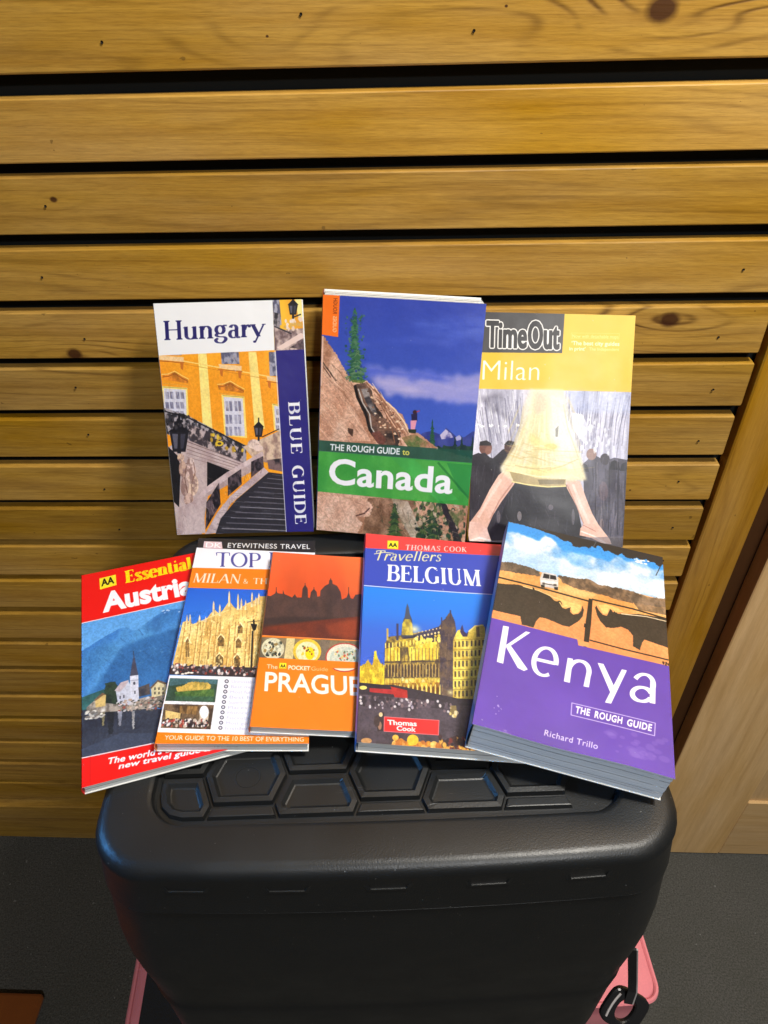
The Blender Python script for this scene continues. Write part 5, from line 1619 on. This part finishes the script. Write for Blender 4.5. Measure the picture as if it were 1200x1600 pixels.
    for i in range(12):
        x = 260 + i * 28
        c.poly([(x, 1088), (x, 1020), (x + 8, 1006), (x + 16, 1020), (x + 16, 1088)], (96, 62, 30)); c.line([(x + 21, 1000), (x + 21, 1090)], (255, 236, 130), 5)
    for j in range(6):
        for i in range(8):
            x = 680 + i * 24 + (i > 3) * 6; y = 730 + j * 62 - i * 1.5
            if y < 715 and i < 4: continue
            c.poly([(x, y), (x + 11, y), (x + 11, y + 36), (x, y + 36)], (108, 84, 50), (70, 60, 60), n=(60, 60, 12, 4))
            c.line([(x + 17, y - 6), (x + 17, y + 44)], (246, 222, 110), 4, .9)
        c.line([(672, 722 + j * 62), (880, 712 + j * 62)], (140, 112, 56), 4, .8)
    c.poly('815,640 835,638 838,700 818,700', (110, 90, 60)); c.line('770,668 810,632 860,628', (250, 232, 140), 7)
    c.strokes('250,780 590,740 590,1090 250,1090', 150, (10, 34), 90, (2, 5), [(255, 232, 120), (90, 64, 40), (240, 200, 80), (60, 48, 50), (200, 150, 50)], 83, .6, .06)
    c.strokes('90,880 240,860 240,990 90,990', 50, (10, 24), 90, (2, 4), [(250, 226, 90), (120, 90, 30)], 84, .6, .06)
    c.strokes('680,700 870,690 870,1090 680,1100', 110, (8, 30), 90, (2, 4), [(255, 236, 130), (110, 86, 50), (214, 180, 90)], 85, .55, .06)
    c.strokes('590,640 690,640 690,1100 590,1100', 40, (14, 50), 90, (2, 5), [(120, 100, 90), (44, 38, 50), (160, 130, 90)], 86, .55, .06)
    c.glow(655, 1048, 26, (255, 240, 170), .9); c.glow(486, 1040, 18, (255, 240, 190), .8)
    # red awnings, cafe and square
    c.poly('20,995 300,1000 700,1085 1200,1110 1200,1250 20,1180', (50, 44, 56))
    c.poly('85,985 240,1000 300,1005 300,1040 240,1030 85,1005', (40, 36, 50)); c.ell(110, 1018, 24, 12, (230, 214, 110))
    c.poly('150,1020 300,1030 300,1060 150,1045', (176, 44, 50)); c.poly('280,1010 385,1035 388,1092 310,1086', (216, 60, 44), (176, 40, 40), n=(14, 14, 13, 3))
    c.poly('60,1050 310,1085 700,1130 1000,1130 1200,1520 40,1520', (82, 72, 84), (58, 50, 62), n=(9, 16, 14, 3))
    c.poly('80,1060 400,1085 640,1110 640,1150 80,1130', (50, 44, 56), (90, 78, 90), n=(36, 30, 15, 4))
    c.dots('90,1075 680,1100 660,1170 90,1140', 60, (4, 8), [(176, 164, 176), (40, 36, 46), (120, 100, 106), (214, 206, 210)], 23, 1.5)
    c.poly('655,1130 690,1130 700,1190 650,1190', (176, 150, 70), a=.6); c.dots('650,1170 720,1175 715,1200 650,1195', 8, (6, 10), [(226, 200, 120), (240, 220, 170)], 25)
    for x in range(100, 900, 60): c.line([(x, 1170), (x - 30, 1400)], (58, 50, 60), 3, .35)
    c.poly('180,1200 240,1170 240,1290 200,1290', (50, 40, 48)); c.ell(220, 1186, 12, 14, (230, 200, 150)); c.ell(214, 1255, 12, 26, (150, 110, 90)); c.ell(195, 1230, 18, 34, (60, 46, 50))
    # near crowd lit yellow
    cy = [(244, 182, 60), (232, 160, 44), (250, 206, 110), (196, 120, 40)]
    r = random.Random(6)
    for i in range(26):
        x = 300 + i * 20 + r.uniform(-8, 8); y = 1370 + i * 1.3 + r.uniform(-22, 14)
        c.ell(x, y, r.uniform(12, 26), r.uniform(16, 30), r.choice(cy) if x < 700 else r.choice([(60, 36, 36), (214, 150, 60), (120, 60, 46)]), (180, 100, 40), n=(40, 40, 40, 3))
    c.ell(420, 1345, 36, 34, (240, 190, 50)); c.ell(312, 1330, 20, 18, (240, 180, 70)); c.ell(130, 1350, 34, 18, (190, 140, 90))
    c.dots('590,1320 790,1340 790,1410 590,1400', 60, (6, 12), [(60, 36, 40), (230, 170, 70), (110, 40, 40), (40, 30, 40)], 27)
    c.photo('60,850 240,780 260,680 1200,640 1250,1520 20,1520', 10, .8)
    # red panel
    c.poly('242,1200 584,1222 580,1314 240,1290', (226, 40, 44)); c.line('242,1200 584,1222 580,1314 240,1290 242,1200', (240, 130, 140), 4, .8)
    c.text('Thomas', (262, 1248), (446, 1258), (260, 1218), (250, 236, 236), off=.035)
    c.text('Cook', (318, 1284), (440, 1293), (320, 1256), (250, 236, 236), off=.035)
    c.poly('60,300 100,300 60,1500 20,1500', (70, 120, 190), a=.25)


def art_kenya(c):
    c.poly('0,0 1300,0 1300,1700 0,1700', (98, 66, 172), n=(4, 5, 2, .14))
    # sky, clouds
    c.poly('100,0 1300,100 1300,640 100,380', (58, 146, 226), g=(96, 174, 236))
    c.poly('240,110 330,105 380,130 430,150 470,120 520,150 560,200 640,220 700,225 740,240 800,260 850,230 900,260 960,250 1020,290 1130,310 1130,480 900,430 700,400 560,330 420,300 200,250', (222, 232, 244), (120, 172, 222), n=(7, 9, 3, 4), rag=9, soft=4)
    c.poly('240,180 560,240 700,300 1100,350 1120,460 800,400 500,320 220,260', (176, 206, 236), (232, 240, 248), n=(6, 9, 4, 3.5), a=.8, rag=9, soft=7)
    c.poly('560,200 720,230 700,290 600,270', (70, 152, 226), (150, 196, 234), n=(6, 8, 5, 4), a=.7, rag=9, soft=8)
    c.poly('860,190 1040,240 1040,300 960,280 880,240', (66, 150, 228), a=.5, rag=9, soft=8)
    # scrub line and sand
    c.poly('180,265 300,270 450,312 540,340 660,350 760,385 900,410 1020,440 1160,470 1160,820 160,620', (222, 150, 80), (240, 178, 108), n=(6, 8, 6, 3))
    c.poly('220,258 300,262 400,290 445,310 445,335 340,320 220,300', (126, 104, 84), (90, 76, 62), n=(30, 20, 7, 4), rag=3)
    c.poly('540,330 640,345 700,350 760,380 900,405 1000,440 1120,455 1120,500 900,470 760,430 640,400 560,365', (92, 74, 58), (150, 120, 92), n=(24, 24, 8, 4), rag=4)
    c.poly('900,430 1120,470 1120,540 960,510', (150, 124, 100), (100, 84, 68), n=(26, 26, 9, 4), a=.8)
    c.poly('540,380 760,430 700,450 540,410', (246, 200, 130), a=.6, rag=4, soft=6)
    c.strokes('230,300 1110,480 1110,760 190,500', 130, (14, 60), 14, (2, 4), [(250, 196, 130), (196, 130, 70), (176, 120, 76)], 88, .3, .1)
    # vehicle
    c.poly('456,318 470,312 530,325 542,350 540,402 448,386 446,345', (206, 200, 196)); c.poly('466,320 528,333 532,354 460,343', (38, 36, 40)); c.line('497,328 496,350', (190, 186, 184), 4)
    c.poly('450,352 540,366 540,380 450,366', (232, 228, 222)); c.poly('458,366 472,368 472,380 458,378', (90, 80, 76)); c.poly('516,374 532,376 532,388 516,386', (90, 80, 76)); c.poly('450,378 470,382 470,396 452,392', (30, 28, 28)); c.poly('520,390 540,392 538,408 520,404', (30, 28, 28)); c.line('474,374 514,381', (70, 62, 60), 6)
    # lower sand
    c.poly('160,480 420,560 720,480 1150,600 1150,830 160,600', (240, 158, 96), (226, 140, 84), n=(8, 8, 10, 2.4), a=.9)
    # rhinos
    R_ = (62, 52, 42)
    c.poly('150,360 260,375 330,378 400,398 440,408 470,420 500,440 520,462 535,465 552,460 560,480 562,500 580,505 605,495 602,520 620,535 645,530 660,515 668,488 674,510 668,545 645,570 620,585 600,598 565,592 520,572 480,556 445,548 425,570 412,602 350,586 345,545 330,540 200,510 140,500', R_, (50, 44, 36), n=(8, 8, 11, 2), rag=1.2)
    c.poly('1180,560 1050,545 960,532 880,532 850,530 836,512 828,526 812,500 806,516 795,540 772,536 752,512 738,486 733,500 742,535 760,570 790,602 830,605 870,598 905,615 930,645 930,700 965,720 978,680 990,665 1060,690 1180,730', R_, (50, 44, 36), n=(8, 8, 12, 2), rag=1.2)
    c.poly('520,440 560,455 600,470 640,480 660,486 655,515 640,528 615,530 606,495 580,500 565,478 545,455', (246, 196, 116)); c.line('548,470 562,494 590,486', (250, 214, 130), 5)
    c.poly('750,486 790,480 850,500 880,520 840,524 828,510 806,505 795,530 770,525', (246, 190, 110)); c.poly('765,500 800,500 800,530 775,530', (250, 214, 130), a=.7)
    c.line('870,531 1000,545 1130,575', (246, 220, 180), 5); c.line('360,388 440,410 540,455', (246, 206, 140), 5)
    # fence frame
    K = (46, 38, 30)
    c.line('190,330 400,382 700,465', K, 10); c.line('718,455 930,505 1160,572', K, 10); c.line('232,336 400,376 700,458', (150, 120, 80), 2, .5)
    c.poly('700,450 720,455 712,580 698,700 672,694 684,570', K); c.line('690,588 680,700', K, 14)
    c.line('706,668 880,715 1160,782', K, 8); c.poly('676,580 692,584 690,604 674,600', (30, 26, 24)); c.line('410,395 414,405', (30, 26, 24), 8)
    c.photo('100,100 1300,100 1300,830 120,560', 11, .7)
    # torn black edge at the top
    c.poly('60,-20 1300,-20 1300,310 1100,290 1090,270 1070,290 1040,262 1015,262 1000,245 975,252 950,236 930,245 900,238 870,215 850,225 820,212 800,200 780,205 765,180 745,175 735,188 715,178 700,190 680,180 650,185 620,178 610,160 590,150 570,152 550,138 520,120 480,108 450,95 400,80 350,66 275,50', (52, 48, 46), rag=2.5)
    c.dots('930,240 1010,255 1010,275 940,260', 14, (5, 10), [(250, 246, 236)], 8, .6)
    c.line('722,185 738,155', (110, 120, 130), 4, .7); c.line('1050,330 1072,285', (60, 60, 66), 5)
    # purple panel
    c.poly('120,532 640,664 645,695 1200,822 1250,1600 20,1600', (98, 66, 172), n=(4, 5, 2, .16))
    c.poly('645,668 700,680 700,704 645,694', (240, 158, 96)); c.dots('1080,780 1115,790 1115,800 1080,795', 5, (3, 6), [(60, 40, 30)], 3)
    Wt = (246, 243, 250)
    # title: flared humanist letters
    def st(p): c.poly(p, Wt)
    st('254,592 284,598 254,790 221,780'); st('372,622 396,628 282,704 268,694'); st('262,690 292,694 382,820 362,828 330,812')
    def arcst(cx, cy, rx, ry, a0, a1, wmax, wmin, rot=.2, n=26, lean=0):
        pts_o, pts_i = [], []
        for k in range(n + 1):
            t = math.radians(a0 + (a1 - a0) * k / n)
            w = wmin + (wmax - wmin) * abs(math.cos(t)) ** 1.2
            for rr, L_ in ((1, pts_o), (-1, pts_i)):
                ex, ey = (rx + rr * w / 2) * math.cos(t), (ry + rr * w / 2) * math.sin(t)
                L_.append((cx + ex * math.cos(rot) - ey * math.sin(rot), cy + ex * math.sin(rot) + ey * math.cos(rot)))
        c.poly(pts_o + pts_i[::-1], Wt)
    arcst(472, 780, 58, 72, 58, 366, 27, 14, .16); st('412,772 524,798 527,782 416,756')       # e
    st('590,760 617,765 601,890 570,882'); arcst(648, 832, 53, 56, 190, 368, 27, 14, .16); st('687,838 712,842 700,914 672,908')   # n
    st('746,786 776,792 836,918 812,940'); st('872,820 898,826 816,998 784,992'); # y
    st('1020,880 1048,886 1046,1000 1016,994'); arcst(984, 902, 52, 56, 205, 368, 27, 13, .2); arcst(976, 950, 50, 36, 20, 340, 27, 13, .15)  # a
    c.line('612,994 1046,1100 1042,1166 608,1056 612,994', (196, 180, 232), 4)
    c.text('THE', (628, 1044), (704, 1062), (634, 1010), Wt, off=.035, spc=.12)
    c.text('ROUGH', (728, 1070), (872, 1104), (734, 1036), Wt, off=.035, spc=.12)
    c.text('GUIDE', (896, 1112), (1026, 1142), (902, 1078), Wt, off=.035, spc=.12)
    c.text('Richard Trillo', (468, 1160), (745, 1236), (474, 1130), (222, 212, 240), off=.006, spc=.08)
    # scuffs
    c.dots('780,1140 1100,1180 1100,1300 820,1260', 26, (8, 26), [(126, 98, 192), (134, 106, 198)], 33, .7, .35)
    c.dots('190,940 260,940 260,1060 190,1060', 8, (2, 5), [(190, 176, 226)], 34, 1, .8)
    c.dots('150,1110 320,1150 320,1180 150,1140', 22, (3, 9), [(140, 120, 190), (176, 160, 210)], 35, .6, .5)


# ------------------------------------------------------------------ book geometry
def cover_mat(name, img, rough, coat, wear=0.3):
    key_wavy = name.startswith('milan')
    t = NT(name)
    tx = t.n('ShaderNodeTexImage'); tx.image = img; tx.interpolation = 'Cubic'; tx.extension = 'EXTEND'
    g = t.n('ShaderNodeTexCoord').outputs['Object']
    c = tx.outputs[0]
    c = t.mix(1.0, c, (0.86, 0.86, 0.86), 'MULTIPLY')
    # rubbed specks of bare board
    sp = t.math('GREATER_THAN', t.noise(g, 260, 2), 0.765)
    c = t.mix(t.math('MULTIPLY', sp, wear * 0.5), c, (0.7, 0.7, 0.72))
    t.bump(t.math('ADD', t.noise(g, 34 if key_wavy else 22, 1 if key_wavy else 3), t.math('MULTIPLY', t.noise(g, 300, 2), 0.04)), 0.0018 if key_wavy else 0.0022, 0.4 if key_wavy else 0.45)
    t.b.inputs['Coat Weight'].default_value = coat
    t.b.inputs['Coat Roughness'].default_value = 0.12
    return t.base(c, t.math('MULTIPLY_ADD', t.noise(g, 40, 3), 0.12 if key_wavy else 0.15, rough - (0.04 if key_wavy else 0)), 0.32 if key_wavy else 0.5)


def page_mat():
    t = NT('page_edges')
    g = t.n('ShaderNodeTexCoord').outputs['Object']
    st = t.noise(t.mapping(g, (6, 6, 2600)), 1.0, 2, 0.6)
    st2 = t.noise(t.mapping(g, (3, 3, 420)), 1.0, 3, 0.6)
    c = t.ramp(st, [(0.3, lin(214, 217, 218)), (0.7, lin(240, 243, 243))])
    c = t.mix(t.math('MULTIPLY', t.math('SUBTRACT', st2, 0.5, clamp=True), 0.6), c, lin(200, 206, 208))
    t.bump(t.math('ADD', st, st2), 0.0006, 0.5)
    return t.base(c, 0.85, 0.2)


M_PAGE = page_mat()
M_CARD = plain('white_card_edge', lin(225, 225, 222), 0.6, 0.3)


def spine_mat(name, stops):
    """printed spine: hard colour changes along the book's height (local y, metres)"""
    t = NT(name)
    g = t.n('ShaderNodeTexCoord').outputs['Object']
    sep = t.n('ShaderNodeSeparateXYZ'); t.put(sep.inputs[0], g)
    c = stops[0][1]
    for y, col in stops[1:]:
        c = t.mix(t.math('LESS_THAN', sep.outputs[1], y), c, col)
    c = t.mix(t.math('MULTIPLY', t.math('GREATER_THAN', t.noise(g, 200, 2), 0.68), 0.35), c, (0.55, 0.55, 0.56))
    t.bump(t.noise(g, 60, 3), 0.0006, 0.3)
    return t.base(c, 0.35, 0.5)


def make_book(key, label, art, spine, shear=(0, 0), rough=0.32, coat=0.25, lift=None, wear=0.3, sigs=3, group='travel guidebooks'):
    b = BK[key]
    w, h, T = b['w'], b['h'], b['T']
    R = b['R']; o = b['TL']
    M = Matrix(((R[0][0], R[0][1], R[0][2], o[0]), (R[1][0], R[1][1], R[1][2], o[1]), (R[2][0], R[2][1], R[2][2], o[2] + CAM_H), (0, 0, 0, 1)))
    # base point: lower spine corner of the back cover
    root = empty('guidebook', M @ Matrix.Translation((shear[0], -h + shear[1], -T)), label, 'book', group)
    off = Vector((-shear[0], h - shear[1], T))      # from the root to the front cover's top left corner
    cv = Canvas(b['H'], w, h, (200, 200, 200))
    art(cv)
    cv.blur(1)
    img = cv.image(key + '_cover_print')
    m_cov = cover_mat(key + '_printed_cover', img, rough, coat, wear)
    m_sp = spine_mat(key + '_spine', spine)
    lift0 = lift or (lambda u, v: 0.0)
    rq = random.Random(key)
    ka, kb, kc = rq.uniform(.0003, .0010), rq.uniform(.0004, .0012), rq.uniform(0, 6)
    lift = lambda u, v: lift0(u, v) + ka * max(0, u + v - 1.55) ** 2 * 6 + kb * max(0, u - v - .6) ** 2 * 5 + 0.00022 * math.sin(5 * v + kc) * u
    NX, NY = 18, 24
    tc = 0.00035
    vs, uv, fs, fm = [], [], [], []
    rr = 0.006          # corner radius of the trimmed cover is tiny: only ease the corners
    for lay in (0, 1):
        for j in range(NY + 1):
            for i in range(NX + 1):
                u, v_ = i / NX, j / NY
                z = lift(u, v_) - (tc if lay else 0)
                # gentle roll-off into the spine hinge
                p = off + Vector((u * w, -v_ * h, z))
                vs.append(p); uv.append((u, 1 - v_))
    n1 = (NX + 1) * (NY + 1)
    for lay in (0, 1):
        for j in range(NY):
            for i in range(NX):
                a = lay * n1 + j * (NX + 1) + i
                q = (a, a + NX + 1, a + NX + 2, a + 1)
                fs.append(q if lay == 0 else q[::-1]); fm.append(0 if lay == 0 else 1)
    rim = [i for i in range(NX)] + [j * (NX + 1) + NX for j in range(NY)] + [NY * (NX + 1) + i for i in range(NX, 0, -1)] + [j * (NX + 1) for j in range(NY, 0, -1)]
    for a, c_ in zip(rim, rim[1:] + rim[:1]):
        fs.append((a, c_, c_ + n1, a + n1)); fm.append(1)
    mesh_obj('front_cover', vs, fs, None, root, smooth=False, uvs=uv, mats=[m_cov, M_CARD], fm=fm)
    # page block in a few signatures, slightly uneven
    rnd = random.Random(len(key) * 13 + ord(key[0]))
    pv, pf = [], []
    zt = T - tc - 0.00005
    zb = 0.0006
    ns = sigs * 3
    for k in range(ns):
        z0 = zb + (zt - zb) * k / ns; z1 = zb + (zt - zb) * (k + 1) / ns
        e = rnd.uniform(0.0006, 0.0008) + (0.0002 if k % 3 == 0 else 0)
        f_ = (z0 + z1) / 2 / T
        dx0, dy0 = -shear[0] * z0 / T, -shear[1] * z0 / T
        dx1, dy1 = -shear[0] * z1 / T, -shear[1] * z1 / T
        NB = 12
        base = len(pv)
        for (zz_, dx, dy) in ((z0, dx0, dy0), (z1 - 0.0001, dx1, dy1)):
            ring_ = []
            for i in range(NB + 1): ring_.append((0.0012 + (w - 0.0012 - e) * i / NB, e * .8))
            for i in range(1, NB + 1): ring_.append((w - e, e * .8 + (h - 1.8 * e) * i / NB))
            for i in range(1, NB + 1): ring_.append((w - e - (w - 0.0012 - e) * i / NB, h - e))
            for i in range(1, NB): ring_.append((0.0012, h - e - (h - 1.8 * e) * i / NB))
            for (x, y) in ring_:
                u, v_ = x / w, 1 - y / h
                lz = lift(u, v_) * (zz_ / T)
                pv.append((x + dx, y + dy, zz_ + lz))
        m = len(ring_)
        for i in range(m):
            j = (i + 1) % m
            pf.append((base + i, base + j, base + m + j, base + m + i))
    mesh_obj('page_block', pv, pf, M_PAGE, root)
    # back cover
    v, f = box_geo(0, w, 0, h, 0.0, 0.0005)
    mesh_obj('back_cover', v, f, M_CARD, root)
    # spine: gently rounded strip from back to front cover
    sv, sf = [], []
    K = 8
    for j in range(2):
        for k in range(K + 1):
            t = k / K
            z = T * t
            x = -0.0007 * math.sin(PI * t) - 0.0003
            y = j * h
            sv.append((x - shear[0] * t, y - shear[1] * t, z + lift(0, 1 - j) * t))
    base = len(sv)
    for j in range(2):
        for k in range(K + 1):
            p = sv[j * (K + 1) + k]
            sv.append((p[0] + 0.0006, p[1], p[2]))
    A = K + 1
    for k in range(K):
        sf.append((k, k + 1, A + k + 1, A + k)); sf.append((base + k, base + A + k, base + A + k + 1, base + k + 1))
        sf.append((k, base + k, base + k + 1, k + 1)); sf.append((A + k, A + k + 1, base + A + k + 1, base + A + k))
    mesh_obj('spine', sv, sf, m_sp, root, smooth=True)
    return root


make_book('hungary', 'Hungary guidebook with yellow palace photo and blue side strip, leaning at upper left', art_hungary,
          [(0, lin(235, 235, 238))], lift=lambda u, v: 0.0012 * (v - .5) ** 2 + 0.0010 * u * v, sigs=2)
make_book('canada', 'thick Canada guidebook with blue sky, fir tree and green title band, leaning at upper middle', art_canada,
          [(0, lin(140, 70, 45)), (0.145, lin(60, 120, 160))], shear=(-0.0045, 0.0042), lift=lambda u, v: -0.0035 * max(0, u - .7) ** 2 / .09 * (1 - v) - 0.001 * v * u, sigs=4)
make_book('milan', 'yellow Milan guidebook showing walking legs and pale skirt, leaning at upper right', art_milan,
          [(0, lin(226, 186, 40))], rough=0.30, coat=0.0, lift=lambda u, v: 0.0015 * math.sin(3.1 * u) * (0.4 + v), sigs=2)
make_book('austria', 'red Austria guidebook with blue mountain lake photo, leftmost and lowest of the fanned books', art_austria,
          [(0, lin(214, 20, 20))], lift=lambda u, v: 0.0, sigs=2)
make_book('top10', 'white and orange Milan guidebook with cathedral photo, between the Austria and Prague books', art_top10,
          [(0, lin(50, 48, 50)), (0.165, lin(235, 150, 90))], sigs=2)
make_book('prague', 'small orange Prague guidebook with dark dome skyline, lying over the cathedral guidebook', art_prague,
          [(0, lin(200, 90, 30))], sigs=2)
make_book('belgium', 'blue Belgium guidebook with red top band and yellow lit town square photo', art_belgium,
          [(0, lin(190, 50, 60)), (0.185, lin(60, 110, 180))], sigs=2, lift=lambda u, v: 0.0)
make_book('kenya', 'thick purple Kenya guidebook with rhino silhouettes, rightmost of the fanned books', art_kenya,
          [(0, lin(60, 110, 160))], wear=0.5, sigs=4,
          lift=lambda u, v: 0.0008 * math.sin(9 * u + 1) * max(0, v - .8) * 5 - 0.002 * max(0, u - .85) * (1 - v))
